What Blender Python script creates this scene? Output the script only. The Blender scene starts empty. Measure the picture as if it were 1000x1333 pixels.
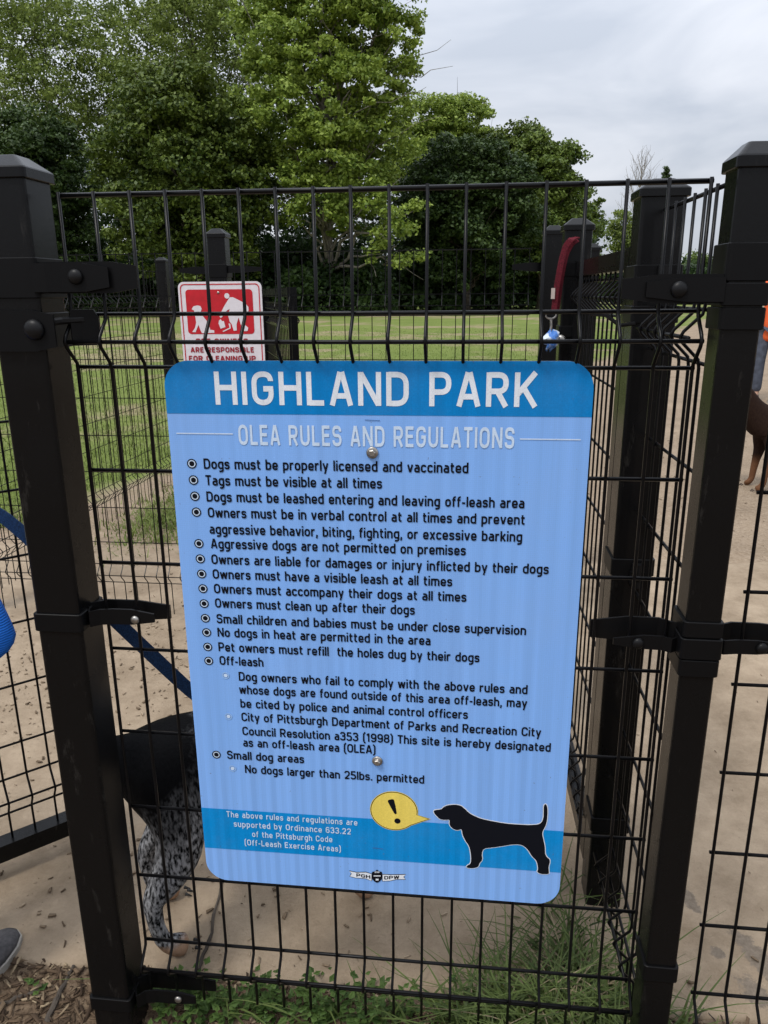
import bpy, math, random
import numpy as np
from mathutils import Matrix, Vector
SC = bpy.context.scene
COL = SC.collection
R = math.radians
rng = np.random.default_rng(7)
random.seed(7)

# ------------------------------------------------------------------ camera
F_PX = 991.45
PITCH, YAW, ROLL = 0.280737, 0.110295, -0.00826
CAM = np.array([0.133617, -1.075309, 1.341931])
_f = np.array([-math.sin(YAW)*math.cos(PITCH), math.cos(YAW)*math.cos(PITCH), -math.sin(PITCH)])
_r0 = np.array([math.cos(YAW), math.sin(YAW), 0.0]); _u0 = np.cross(_r0, _f)
_r = math.cos(ROLL)*_r0 + math.sin(ROLL)*_u0
_u = -math.sin(ROLL)*_r0 + math.cos(ROLL)*_u0
cam = bpy.data.cameras.new('camera'); cam_o = bpy.data.objects.new('camera', cam); COL.objects.link(cam_o)
cam.sensor_fit = 'HORIZONTAL'; cam.sensor_width = 36; cam.lens = 36*F_PX/1000
cam.clip_start = 0.05; cam.clip_end = 5000
m = Matrix.Identity(4)
for i in range(3):
    m[i][0] = _r[i]; m[i][1] = _u[i]; m[i][2] = -_f[i]; m[i][3] = CAM[i]
cam_o.matrix_world = m
SC.camera = cam_o

def ray(px, py): return (px-500)/F_PX*_r - (py-666.5)/F_PX*_u + _f
def atY(px, py, y):
    d = ray(px, py); return CAM + d*((y-CAM[1])/d[1])
def atZ(px, py, z=0.0):
    d = ray(px, py); return CAM + d*((z-CAM[2])/d[2])

# ------------------------------------------------------------------ world, sun, exposure
SUN_EL, SUN_AZ = R(58), R(215)
w = bpy.data.worlds.new("World"); SC.world = w; w.use_nodes = True
nt = w.node_tree; bg = nt.nodes['Background']
sky = nt.nodes.new('ShaderNodeTexSky'); sky.sky_type = 'NISHITA'; sky.sun_disc = False
sky.sun_elevation = SUN_EL; sky.sun_rotation = SUN_AZ; sky.air_density = 1.0; sky.dust_density = 3.0
tc = nt.nodes.new('ShaderNodeTexCoord')
mp = nt.nodes.new('ShaderNodeMapping'); mp.inputs['Scale'].default_value = (1.6, 1.6, 6.0)
nz = nt.nodes.new('ShaderNodeTexNoise'); nz.inputs['Scale'].default_value = 1.7; nz.inputs['Detail'].default_value = 5; nz.inputs['Roughness'].default_value = .5
nz.inputs['Distortion'].default_value = .5
rp = nt.nodes.new('ShaderNodeValToRGB')
rp.color_ramp.elements[0].position = .34; rp.color_ramp.elements[0].color = (3.45, 3.75, 4.3, 1)
rp.color_ramp.elements[1].position = .68; rp.color_ramp.elements[1].color = (5.35, 5.5, 5.9, 1)
mx = nt.nodes.new('ShaderNodeMixRGB'); mx.inputs['Fac'].default_value = .9
L = nt.links.new
L(tc.outputs['Generated'], mp.inputs['Vector']); L(mp.outputs[0], nz.inputs['Vector']); L(nz.outputs['Fac'], rp.inputs['Fac'])
# an overcast sky is about three times brighter overhead than at the horizon
sx_ = nt.nodes.new('ShaderNodeSeparateXYZ'); L(tc.outputs['Generated'], sx_.inputs[0])
el = nt.nodes.new('ShaderNodeMath'); el.operation = 'MAXIMUM'; el.inputs[1].default_value = 0; L(sx_.outputs['Z'], el.inputs[0])
cie = nt.nodes.new('ShaderNodeMath'); cie.operation = 'MULTIPLY_ADD'; cie.inputs[1].default_value = 2.0; cie.inputs[2].default_value = 1.0; L(el.outputs[0], cie.inputs[0])
sc_ = nt.nodes.new('ShaderNodeVectorMath'); sc_.operation = 'SCALE'; L(rp.outputs[0], sc_.inputs[0]); L(cie.outputs[0], sc_.inputs['Scale'])
L(sky.outputs[0], mx.inputs['Color1']); L(sc_.outputs[0], mx.inputs['Color2']); L(mx.outputs[0], bg.inputs['Color'])
bg.inputs['Strength'].default_value = 0.1
sl = bpy.data.lights.new('sun', 'SUN'); sl.energy = 1.5; sl.angle = R(12); sl.color = (1, .96, .9)
so = bpy.data.objects.new('sun', sl); COL.objects.link(so)
_sd = Vector((math.sin(SUN_AZ)*math.cos(SUN_EL), math.cos(SUN_AZ)*math.cos(SUN_EL), math.sin(SUN_EL)))
so.rotation_euler = _sd.to_track_quat('Z', 'Y').to_euler(); so.location = (0, 0, 30)
vs = SC.view_settings; vs.view_transform = 'Standard'; vs.look = 'None'; vs.gamma = 1; vs.exposure = 0.36
SC.cycles.max_bounces = 6; SC.cycles.diffuse_bounces = 3; SC.cycles.glossy_bounces = 3; SC.cycles.transmission_bounces = 4
SC.cycles.transparent_max_bounces = 6

# ------------------------------------------------------------------ materials
def mat(name, col, rough=.6, spec=.5, noise=None, bump=None, metal=0.0, coat=0.0):
    """noise=(scale, darker, lighter, detail) multiplies the colour; bump=(scale, strength, distance)"""
    M = bpy.data.materials.new(name); M.use_nodes = True
    t = M.node_tree; b = t.nodes['Principled BSDF']
    b.inputs['Base Color'].default_value = (*col, 1); b.inputs['Roughness'].default_value = rough
    b.inputs['Specular IOR Level'].default_value = spec; b.inputs['Metallic'].default_value = metal
    b.inputs['Coat Weight'].default_value = coat
    c = t.nodes.new('ShaderNodeTexCoord')
    if noise:
        n = t.nodes.new('ShaderNodeTexNoise'); n.inputs['Scale'].default_value = noise[0]; n.inputs['Detail'].default_value = noise[3] if len(noise) > 3 else 6
        r = t.nodes.new('ShaderNodeValToRGB'); r.color_ramp.elements[0].position = .3; r.color_ramp.elements[1].position = .72
        r.color_ramp.elements[0].color = (*[x*noise[1] for x in col], 1); r.color_ramp.elements[1].color = (*[min(1, x*noise[2]) for x in col], 1)
        t.links.new(c.outputs['Object'], n.inputs['Vector']); t.links.new(n.outputs['Fac'], r.inputs['Fac']); t.links.new(r.outputs[0], b.inputs['Base Color'])
    if bump:
        n2 = t.nodes.new('ShaderNodeTexNoise'); n2.inputs['Scale'].default_value = bump[0]; n2.inputs['Detail'].default_value = 6
        bn = t.nodes.new('ShaderNodeBump'); bn.inputs['Strength'].default_value = bump[1]; bn.inputs['Distance'].default_value = bump[2]
        t.links.new(c.outputs['Object'], n2.inputs['Vector']); t.links.new(n2.outputs['Fac'], bn.inputs['Height']); t.links.new(bn.outputs[0], b.inputs['Normal'])
    return M

def post_paint():
    M = mat('black_post_paint', (.007, .007, .0075) , .2, .2, bump=(160, .12, .001))
    t = M.node_tree; b = t.nodes['Principled BSDF']; c = [n for n in t.nodes if n.type == 'TEX_COORD'][0]
    # dusty scuffs: thin pale streaks and smears of dry mud
    mpn = t.nodes.new('ShaderNodeMapping'); mpn.inputs['Scale'].default_value = (9, 9, 2.2); mpn.inputs['Rotation'].default_value = (.35, .2, .5)
    n = t.nodes.new('ShaderNodeTexNoise'); n.inputs['Scale'].default_value = 4.2; n.inputs['Detail'].default_value = 9; n.inputs['Roughness'].default_value = .72
    r = t.nodes.new('ShaderNodeValToRGB'); r.color_ramp.elements[0].position = .60; r.color_ramp.elements[1].position = .9
    r.color_ramp.elements[0].color = (.0035, .0036, .004, 1); r.color_ramp.elements[1].color = (.055, .051, .046, 1)
    t.links.new(c.outputs['Object'], mpn.inputs[0]); t.links.new(mpn.outputs[0], n.inputs['Vector']); t.links.new(n.outputs['Fac'], r.inputs['Fac'])
    t.links.new(r.outputs[0], b.inputs['Base Color'])
    n3 = t.nodes.new('ShaderNodeTexNoise'); n3.inputs['Scale'].default_value = 11; n3.inputs['Detail'].default_value = 5
    r3 = t.nodes.new('ShaderNodeMapRange'); r3.inputs['To Min'].default_value = .17; r3.inputs['To Max'].default_value = .36
    t.links.new(c.outputs['Object'], n3.inputs['Vector']); t.links.new(n3.outputs['Fac'], r3.inputs['Value']); t.links.new(r3.outputs[0], b.inputs['Roughness'])
    return M
M_POST = post_paint()
M_WIRE = mat('black_wire_coating', (.0035, .0035, .004), .3, .16, noise=(30, .7, 1.6))
M_CLAMP = mat('black_plastic', (.004, .004, .0044), .42, .13, bump=(300, .1, .0006))
M_BOLT = mat('dull_steel', (.42, .40, .37), .38, .5, noise=(120, .5, 1.2), metal=.9)
M_BLKBOLT = mat('black_bolt', (.006, .006, .0065), .4, .2)

# ------------------------------------------------------------------ mesh collector
ORG = {}
class MB:
    def __init__(s): s.v = []; s.f = []; s.n = 0
    def add(s, V, Fc):
        V = np.asarray(V, float).reshape(-1, 3)
        s.v.append(V); s.f += [tuple(int(i)+s.n for i in f) for f in Fc]; s.n += len(V); return s
    def box(s, a, b):
        x0, y0, z0 = a; x1, y1, z1 = b
        return s.add([(x0,y0,z0),(x1,y0,z0),(x1,y1,z0),(x0,y1,z0),(x0,y0,z1),(x1,y0,z1),(x1,y1,z1),(x0,y1,z1)],
                     [(0,3,2,1),(4,5,6,7),(0,1,5,4),(1,2,6,5),(2,3,7,6),(3,0,4,7)])
    def loft(s, rings, cap=True):
        n = len(rings[0]); V = np.concatenate([np.asarray(r, float) for r in rings]); Fc = []
        for k in range(len(rings)-1):
            for i in range(n):
                j = (i+1) % n; Fc.append((k*n+i, k*n+j, (k+1)*n+j, (k+1)*n+i))
        if cap:
            Fc.append(tuple(range(n-1, -1, -1))); Fc.append(tuple((len(rings)-1)*n+i for i in range(n)))
        return s.add(V, Fc)
    def tube(s, path, r, n=6, cap=True):
        P = np.asarray(path, float); rs = np.broadcast_to(np.asarray(r, float), (len(P),))
        T = np.gradient(P, axis=0); T /= np.linalg.norm(T, axis=1)[:, None] + 1e-12
        ref = np.array([0.0, 0, 1]) if abs(T[:, 2]).mean() < .8 else np.array([0.0, 1, 0])
        rings = []
        for p, t, q in zip(P, T, rs):
            a = np.cross(t, ref); a /= np.linalg.norm(a) + 1e-12; b = np.cross(t, a)
            rings.append([p + q*(math.cos(2*math.pi*(i+.5)/n)*a + math.sin(2*math.pi*(i+.5)/n)*b) for i in range(n)])
        return s.loft(rings, cap)
    def dome(s, c, axis, r, h, n=16, k=5, base=0.0):
        axis = np.asarray(axis, float); axis /= np.linalg.norm(axis)
        ref = np.array([0, 0, 1.0]) if abs(axis[2]) < .8 else np.array([1.0, 0, 0])
        a = np.cross(axis, ref); a /= np.linalg.norm(a); b = np.cross(axis, a); rings = []
        prof = [(r, 0)] + ([(r, base)] if base else []) + [(r*math.cos(t*math.pi/2/k), base + h*math.sin(t*math.pi/2/k)) for t in range(1, k)] + [(r*.05, base+h)]
        for q, z in prof:
            rings.append([np.asarray(c) + axis*z + q*(math.cos(2*math.pi*i/n)*a + math.sin(2*math.pi*i/n)*b) for i in range(n)])
        return s.loft(rings)
    def poly(s, pts):
        return s.add(pts, [tuple(range(len(pts)))])
    def build(s, name, material, parent=None, smooth=False):
        V = np.concatenate(s.v) if s.v else np.zeros((0, 3))
        if parent is not None: V = V - np.asarray(ORG[parent.name])
        me = bpy.data.meshes.new(name); me.from_pydata(V.tolist(), [], s.f); me.update()
        if smooth: me.polygons.foreach_set('use_smooth', [True]*len(me.polygons))
        o = bpy.data.objects.new(name, me); COL.objects.link(o)
        for mm in (material if isinstance(material, (list, tuple)) else [material]): me.materials.append(mm)
        if parent is not None: o.parent = parent; ORG[o.name] = ORG[parent.name]
        return o

def fast_mesh(name, V, quads, material, parent=None, smooth=False):
    """big meshes from numpy arrays; quads (n,4) or (n,3)"""
    V = np.asarray(V, np.float32)
    if parent is not None: V = V - np.asarray(ORG[parent.name], np.float32)
    q = np.asarray(quads, np.int32); k = q.shape[1]
    me = bpy.data.meshes.new(name); me.vertices.add(len(V)); me.vertices.foreach_set('co', V.ravel())
    me.loops.add(q.size); me.loops.foreach_set('vertex_index', q.ravel())
    me.polygons.add(len(q)); me.polygons.foreach_set('loop_start', np.arange(0, q.size, k, dtype=np.int32))
    if smooth: me.polygons.foreach_set('use_smooth', np.ones(len(q), bool))
    me.update(calc_edges=True); me.validate()
    me.materials.append(material)
    o = bpy.data.objects.new(name, me); COL.objects.link(o)
    if parent is not None: o.parent = parent; ORG[o.name] = ORG[parent.name]
    return o

def tag(o, label=None, cat=None, group=None, kind=None):
    for k, v in (('label', label), ('category', cat), ('group', group), ('kind', kind)):
        if v: o[k] = v
    return o
def thing(name, loc, label, cat, group=None):
    o = bpy.data.objects.new(name, None); COL.objects.link(o); o.location = loc; o.empty_display_size = .05
    ORG[o.name] = tuple(loc); return tag(o, label, cat, group)
def rsq(cx, cy, hx, hy, z, c=.006):
    P = []
    for sx, sy, a0 in ((1, 1, 0), (-1, 1, 90), (-1, -1, 180), (1, -1, 270)):
        for a in (0, 30, 60, 90):
            t = R(a0+a); P.append((cx+sx*(hx-c)+c*math.cos(t), cy+sy*(hy-c)+c*math.sin(t), z))
    return P

# ------------------------------------------------------------------ ground
def smooth01(t): t = np.clip(t, 0, 1); return t*t*(3-2*t)
def graded(a, b, fine, far, grow=1.12):
    xs = list(np.arange(a, b, fine)); st = fine
    while xs[-1] < far: st *= grow; xs.append(xs[-1]+st)
    st = fine; lo = [a]
    while lo[-1] > -far: st *= grow; lo.append(lo[-1]-st)
    return np.array(sorted(lo[1:]) + xs)
def vnoise(x, y, s):
    return (np.sin(x*1.7*s+1.3)*np.cos(y*1.3*s+.4) + .6*np.sin(x*3.1*s+y*2.3*s+2.) + .4*np.cos(x*5.3*s-y*4.7*s))/2
def ground_z(x, y):
    x = np.asarray(x, float); y = np.asarray(y, float)
    z = .10*smooth01((y-9)/46) + .012*vnoise(x, y, 1.1)*smooth01((np.abs(y)+np.abs(x)-1)/5)
    z = z + .004*vnoise(x, y, 6) + .05*vnoise(x, y, .12)*smooth01((y-10)/20)
    on_pad = smooth01((y-.09)/.06)*smooth01((3.05-y)/.3)*smooth01((3.2+x)/.2)*smooth01((3.2-x)/.2)
    return z*(1-on_pad) - .022*on_pad - .008*smooth01((.12-y)/.05)

gx = graded(-2.6, 3.4, .05, 1500); gy = graded(-.6, 5.2, .05, 1500)
X, Yg = np.meshgrid(gx, gy); Zg = ground_z(X, Yg)
nx, ny = len(gx), len(gy); idx = np.arange(nx*ny).reshape(ny, nx)
quads = np.stack([idx[:-1, :-1], idx[:-1, 1:], idx[1:, 1:], idx[1:, :-1]], -1).reshape(-1, 4)

def ground_mat():
    M = bpy.data.materials.new('park_ground'); M.use_nodes = True; t = M.node_tree; b = t.nodes['Principled BSDF']; b.inputs['Roughness'].default_value = .95; b.inputs['Specular IOR Level'].default_value = .15
    N = t.nodes.new; K = t.links.new
    c = N('ShaderNodeTexCoord'); sp = N('ShaderNodeSeparateXYZ'); K(c.outputs['Object'], sp.inputs[0])
    def noise(s, d=6, r=.55):
        n = N('ShaderNodeTexNoise'); n.inputs['Scale'].default_value = s; n.inputs['Detail'].default_value = d; n.inputs['Roughness'].default_value = r; K(c.outputs['Object'], n.inputs['Vector']); return n.outputs['Fac']
    def ramp(src, stops):
        r = N('ShaderNodeValToRGB'); e = r.color_ramp.elements
        e[0].position, e[0].color = stops[0][0], (*stops[0][1], 1); e[1].position, e[1].color = stops[-1][0], (*stops[-1][1], 1)
        for p, q in stops[1:-1]:
            k = e.new(p); k.color = (*q, 1)
        K(src, r.inputs['Fac']); return r.outputs[0]
    def math_(op, a, b_=None, clamp=False):
        n = N('ShaderNodeMath'); n.operation = op; n.use_clamp = clamp
        for i, q in enumerate((a, b_)):
            if q is None: continue
            if isinstance(q, (int, float)): n.inputs[i].default_value = q
            else: K(q, n.inputs[i])
        return n.outputs[0]
    def mix(f, a, b_):
        n = N('ShaderNodeMixRGB'); K(f, n.inputs['Fac']); K(a, n.inputs['Color1']); K(b_, n.inputs['Color2']); return n.outputs[0]
    def mr(v, a, b_):
        n = N('ShaderNodeMapRange'); n.interpolation_type = 'SMOOTHSTEP'; n.inputs['From Min'].default_value = a; n.inputs['From Max'].default_value = b_
        K(v, n.inputs['Value']); return n.outputs[0]
    x, y = sp.outputs['X'], sp.outputs['Y']
    dirt = mix(noise(23, 8, .7), ramp(noise(2.2, 8), [(.3, (.20, .145, .09)), (.7, (.37, .28, .19))]), ramp(noise(60, 6), [(.3, (.15, .11, .075)), (.7, (.38, .305, .232))]))
    mulch = mix(noise(40, 8, .8), ramp(noise(9, 8, .7), [(.3, (.09, .058, .035)), (.7, (.22, .155, .10))]), ramp(noise(90), [(.35, (.07, .045, .03)), (.7, (.30, .225, .15))]))
    grass = mix(noise(14, 8, .75), ramp(noise(.35, 7), [(.3, (.105, .145, .026)), (.72, (.19, .215, .06))]), ramp(noise(5, 8, .8), [(.3, (.075, .125, .02)), (.7, (.20, .24, .065))]))
    bare = mr(math_('ADD', noise(.16, 6, .65), math_('MULTIPLY', noise(1.1, 5), .25)), .62, .72)
    grass = mix(bare, grass, ramp(noise(3, 8), [(.3, (.20, .17, .085)), (.7, (.30, .25, .15))]))
    # where grass grows: beyond the pad on the left of the pen, and over the far field
    wob = math_('MULTIPLY', math_('SUBTRACT', noise(.9, 6, .6), .5), 2.6)
    left = mr(math_('SUBTRACT', math_('ADD', math_('MULTIPLY', y, .45), wob), math_('MULTIPLY', math_('ADD', x, 2.15), 1.5)), 1.9, 2.5)
    far = mr(math_('SUBTRACT', math_('ADD', y, math_('MULTIPLY', wob, 1.6)), math_('MULTIPLY', math_('MAXIMUM', x, 0.0), 2.6)), 7.0, 8.5)
    g = math_('MAXIMUM', left, far)
    col = mix(g, dirt, grass)
    fr = mr(math_('ADD', y, math_('MULTIPLY', math_('SUBTRACT', noise(6), .5), .12)), .16, .08)
    col = mix(fr, col, mulch)
    K(col, b.inputs['Base Color'])
    bn = N('ShaderNodeBump'); bn.inputs['Strength'].default_value = .8; bn.inputs['Distance'].default_value = .012
    K(math_('ADD', noise(55, 8, .7), noise(14, 6)), bn.inputs['Height']); K(bn.outputs[0], b.inputs['Normal'])
    return M
tag(fast_mesh('ground', np.stack([X, Yg, Zg], -1).reshape(-1, 3), quads, ground_mat(), smooth=True), kind='structure')

# dirt covered concrete apron under the gate pen
def pad_mat():
    M = bpy.data.materials.new('dusty_concrete'); M.use_nodes = True; t = M.node_tree; b = t.nodes['Principled BSDF']; b.inputs['Roughness'].default_value = .9; b.inputs['Specular IOR Level'].default_value = .2
    N = t.nodes.new; K = t.links.new; c = N('ShaderNodeTexCoord')
    def noise(s, d=7, r=.6, dist=0):
        n = N('ShaderNodeTexNoise'); n.inputs['Scale'].default_value = s; n.inputs['Detail'].default_value = d; n.inputs['Roughness'].default_value = r; n.inputs['Distortion'].default_value = dist; K(c.outputs['Object'], n.inputs['Vector']); return n.outputs['Fac']
    def ramp(src, stops):
        r = N('ShaderNodeValToRGB'); e = r.color_ramp.elements
        e[0].position, e[0].color = stops[0][0], (*stops[0][1], 1); e[1].position, e[1].color = stops[-1][0], (*stops[-1][1], 1)
        K(src, r.inputs['Fac']); return r.outputs[0]
    def mix(f, a, b_):
        n = N('ShaderNodeMixRGB'); (K(f, n.inputs['Fac']) if not isinstance(f, float) else setattr(n.inputs['Fac'], 'default_value', f)); K(a, n.inputs['Color1']); K(b_, n.inputs['Color2']); return n.outputs[0]
    base = mix(noise(16, 9, .72), ramp(noise(2.6, 8), [(.34, (.205, .152, .10)), (.68, (.41, .322, .229))]), ramp(noise(7, 9, .75), [(.36, (.19, .14, .091)), (.66, (.43, .338, .24))]))
    grit = ramp(noise(150, 5, .7), [(.60, (0, 0, 0)), (.74, (.8, .8, .8))])
    base = mix(grit, base, ramp(noise(50), [(.3, (.15, .11, .08)), (.7, (.30, .235, .175))]))
    # damp splashes on the right hand side, each with its own outline
    sp = N('ShaderNodeSeparateXYZ'); K(c.outputs['Object'], sp.inputs[0])
    tot = None
    for (px, py, rx, ry, rot) in ((898, 1172, .022, .05, .2), (935, 1240, .020, .022, 0), (975, 1232, .028, .062, .55), (1000, 1262, .03, .07, .5), (985, 1292, .035, .05, .6), (1025, 1235, .04, .05, .2)):
        q = atZ(px, py)
        mpn = N('ShaderNodeMapping'); mpn.vector_type = 'TEXTURE'; mpn.inputs['Location'].default_value = (q[0], q[1], 0); mpn.inputs['Rotation'].default_value = (0, 0, rot); mpn.inputs['Scale'].default_value = (rx, ry, 1)
        K(c.outputs['Object'], mpn.inputs[0]); ln = N('ShaderNodeVectorMath'); ln.operation = 'LENGTH'; K(mpn.outputs[0], ln.inputs[0])
        ad = N('ShaderNodeMath'); ad.operation = 'MULTIPLY_ADD'; K(noise(38, 6, .75), ad.inputs[0]); ad.inputs[1].default_value = 2.4; K(ln.outputs['Value'], ad.inputs[2])
        rg = N('ShaderNodeMapRange'); rg.inputs['From Min'].default_value = 2.05; rg.inputs['From Max'].default_value = 1.8; K(ad.outputs[0], rg.inputs['Value'])
        if tot is None: tot = rg.outputs[0]
        else:
            mxn = N('ShaderNodeMath'); mxn.operation = 'MAXIMUM'; K(tot, mxn.inputs[0]); K(rg.outputs[0], mxn.inputs[1]); tot = mxn.outputs[0]
    base = mix(tot, base, ramp(noise(90), [(.3, (.15, .12, .09)), (.7, (.235, .19, .145))]))
    K(base, b.inputs['Base Color'])
    bn = N('ShaderNodeBump'); bn.inputs['Strength'].default_value = .8; bn.inputs['Distance'].default_value = .012; K(noise(13, 10, .72), bn.inputs['Height']); K(bn.outputs[0], b.inputs['Normal'])
    return M
xs = np.arange(-3.1, 3.11, .04); ys = np.concatenate([[.108, .109, .113, .122], np.arange(.15, 2.96, .04)])
PX, PY = np.meshgrid(xs, ys)
edge = .006*np.sin(PX*9) + .004*np.sin(PX*31+1) + .016*(PX > .5)
PZ = .003*vnoise(PX, PY, 3) + .0012*vnoise(PX, PY, 14)
PYw = PY + edge*smooth01((.6-PY)/.5)
drop = np.zeros_like(PZ); drop[0] = -.05; drop[1] = -.012; drop[2] = -.004; drop[3] = -.001
PZ = PZ + drop
PZ = PZ - .034*smooth01((PY-2.66)/.3 + .3*vnoise(PX, PY, 2.2))
PZ = PZ - .03*smooth01((np.abs(PX)-2.9)/.2)
idx = np.arange(PX.size).reshape(PX.shape)
quads = np.stack([idx[:-1, :-1], idx[:-1, 1:], idx[1:, 1:], idx[1:, :-1]], -1).reshape(-1, 4)
tag(fast_mesh('concrete_pad', np.stack([PX, PYw, PZ], -1).reshape(-1, 3), quads, pad_mat(), smooth=True), kind='structure')

# ------------------------------------------------------------------ fence posts
ROOT_PARTS = {}
def post(name, cx, cy, hx, hy, top, label, over=.005, cap_h=.019, group='square black fence posts', base=None):
    b0 = -.05 if base is None else base
    t = thing(name, (cx, cy, 0), label, 'post', group)
    MB().loft([rsq(cx, cy, hx, hy, b0), rsq(cx, cy, hx, hy, top)]).build('post_tube', M_POST, t)
    o = over
    MB().loft([rsq(cx, cy, hx+o-.0008, hy+o-.0008, top-.012), rsq(cx, cy, hx+o, hy+o, top-.011), rsq(cx, cy, hx+o, hy+o, top+.001), rsq(cx, cy, hx+o-.0015, hy+o-.0015, top+.003),
               rsq(cx, cy, hx*.52, hy*.52, top+cap_h, .004), rsq(cx, cy, hx*.48, hy*.48, top+cap_h+.0006, .004)]).build('post_cap', M_POST, t)
    return t
def band(parent, cx, cy, hx, hy, z0, z1, name='clamp_band'):
    e = .0035
    return MB().loft([rsq(cx, cy, hx+e-.001, hy+e-.001, z0), rsq(cx, cy, hx+e, hy+e, z0+.001), rsq(cx, cy, hx+e, hy+e, z1-.001), rsq(cx, cy, hx+e-.001, hy+e-.001, z1)]).build(name, M_CLAMP, parent)
def strip(path, z0, z1, th=.0035, chamfer=.006):
    """flat bent plate: path in plan (x, y), standing from z0 to z1, corners of the far end cut"""
    P = np.asarray(path, float); T = np.gradient(P, axis=0); T /= np.linalg.norm(T, axis=1)[:, None]
    Nn = np.stack([-T[:, 1], T[:, 0]], 1); rings = []
    for i, (p, n) in enumerate(zip(P, Nn)):
        c = chamfer if i == len(P)-1 else 0
        a = p+n*th/2; b = p-n*th/2
        rings.append([(a[0], a[1], z0+c), (b[0], b[1], z0+c), (b[0], b[1], z1-c), (a[0], a[1], z1-c)])
    return MB().loft(rings)
def arm(parent, path, z0, z1, bolt, bolt_r=.0075, bolt_mat=None, th=.0035):
    a = strip(path, z0, z1, th).build('clamp_arm', M_CLAMP, parent)
    if bolt is not None:
        MB().dome(bolt, (0, -1, 0), bolt_r, bolt_r*.55, base=.0015).build('bolt', bolt_mat or M_BLKBOLT, a, smooth=True)
    return a

LX, LY, LH = -.4985, .0015, .0365
P_L = post('fence_post', LX, LY, LH, LH, 1.505, 'scuffed square black post left of the blue rules sign, nearest on that side', group=None)
band(P_L, LX, LY, LH, LH, 1.338, 1.392)
band(P_L, LX, LY, LH+.001, LH+.001, 1.268, 1.318)
band(P_L, LX, LY, LH, LH, .832, .862)
band(P_L, LX, LY, LH, LH, .066, .094)
arm(P_L, [(-.465, -.041), (-.445, -.040), (-.425, -.034), (-.395, -.030), (-.36, -.028)], 1.346, 1.384, (-.405, -.0335, 1.366), .0105)
arm(P_L, [(-.46, -.030), (-.41, -.022), (-.36, -.0215), (-.322, -.0215)], 1.344, 1.386, None)
arm(P_L, [(-.535, -.043), (-.50, -.043), (-.47, -.043), (-.44, -.041)], 1.266, 1.322, (-.468, -.0455, 1.296), .0145)
MB().tube([(-.452, -.038, 1.305), (-.44, -.02, 1.307), (-.415, -.004, 1.308)], .0055, 8).build('clamp_pin', M_BLKBOLT, P_L)
strip([(-.432, -.012), (-.420, -.004), (-.402, .002), (-.396, .004)], 1.272, 1.322, .012, .012).build('hinge_bracket', M_CLAMP, P_L)
arm(P_L, [(-.462, -.005), (-.452, -.022), (-.440, -.012), (-.42, -.008), (-.39, -.0075), (-.352, -.0085)], .836, .862, (-.383, -.0105, .846), .007, M_BOLT)
arm(P_L, [(-.47, -.002), (-.44, .020), (-.39, .021), (-.336, .019)], .831, .866, None)
arm(P_L, [(-.462, -.005), (-.452, -.024), (-.440, -.012), (-.42, -.008), (-.38, -.0075), (-.345, -.009)], .064, .092, (-.378, -.0105, .078), .007, M_BOLT)
arm(P_L, [(-.47, -.002), (-.44, .020), (-.39, .021), (-.315, .019)], .066, .102, None)

RX, RY, RHX, RHY = .4745, -.002, .0248, .029
P_R = post('fence_post', RX, RY, RHX, RHY, 1.496, 'square black post right of the blue rules sign, nearest on that side', over=.0045, group=None)
P_R.location.x -= .003; P_R.rotation_euler = (0, .006, 0)   # this post leans a touch outwards
for z0, z1 in ((1.352, 1.398), (1.322, 1.350), (1.292, 1.320), (.862, .886), (.828, .860), (.800, .826), (.238, .268)):
    band(P_R, RX, RY, RHX + (.0012 if z0 in (1.322, .828) else 0), RHY + (.0012 if z0 in (1.322, .828) else 0), z0, z1)
arm(P_R, [(.4475, -.036), (.43, -.034), (.40, -.0335), (.352, -.0335)], 1.327, 1.357, (.392, -.0355, 1.342), .0105)
arm(P_R, [(.4475, -.029), (.41, -.0285), (.37, -.0285), (.322, -.0285)], 1.325, 1.361, None)
arm(P_R, [(.4475, -.008), (.437, -.016), (.425, -.0085), (.40, -.0075), (.355, -.009)], .829, .851, (.391, -.0105, .839), .0085)
arm(P_R, [(.4475, .003), (.425, .0205), (.38, .021), (.324, .016)], .828, .868, None)
arm(P_R, [(.502, -.004), (.512, -.014), (.53, -.010), (.56, -.009), (.61, -.009)], .829, .851, (.566, -.0115, .840), .0085)
arm(P_R, [(.502, .004), (.53, .020), (.57, .020), (.64, .018)], .826, .866, None)

R2X, R2Y, R2H = .4645, .419, .0385
P_R2 = post('fence_post', R2X, R2Y, R2H, R2H, 1.509, 'thick square black gate post just behind the right hand corner post', group=None)
for z0, z1 in ((1.34, 1.385), (1.285, 1.315), (.80, .835), (.20, .235)): band(P_R2, R2X, R2Y, R2H, R2H, z0, z1)
for zz in (1.355, .80):
    MB().tube([(.472, .372, zz-.02), (.472, .372, zz+.028)], .011, 10).build('hinge_pin', M_BLKBOLT, P_R2)
    MB().box((.458, .364, zz-.012), (.486, .381, zz+.012)).dome((.472, .364, zz), (0, -1, 0), .008, .005).build('hinge_plate', M_CLAMP, P_R2)
MB().tube([(.428, .372, 1.285), (.40, .355, 1.282), (.375, .36, 1.300), (.350, .365, 1.302)], .0036, 6).build('latch_hook', M_BLKBOLT, P_R2)
R3X, R3Y = .418, 1.15
P_R3 = post('fence_post', R3X, R3Y, .036, .036, 1.508, 'square black post with a red leash looped over it, beyond the sign', group=None)
for z0, z1 in ((1.38, 1.415), (1.22, 1.25), (.8, .83)): band(P_R3, R3X, R3Y, .036, .036, z0, z1)
MB().dome((.385, 1.105, 1.215), (0, -1, 0), .012, .008, base=.006).build('bolt', M_BOLT, P_R3, smooth=True)
q = atY(728, 294, 1.85)
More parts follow.
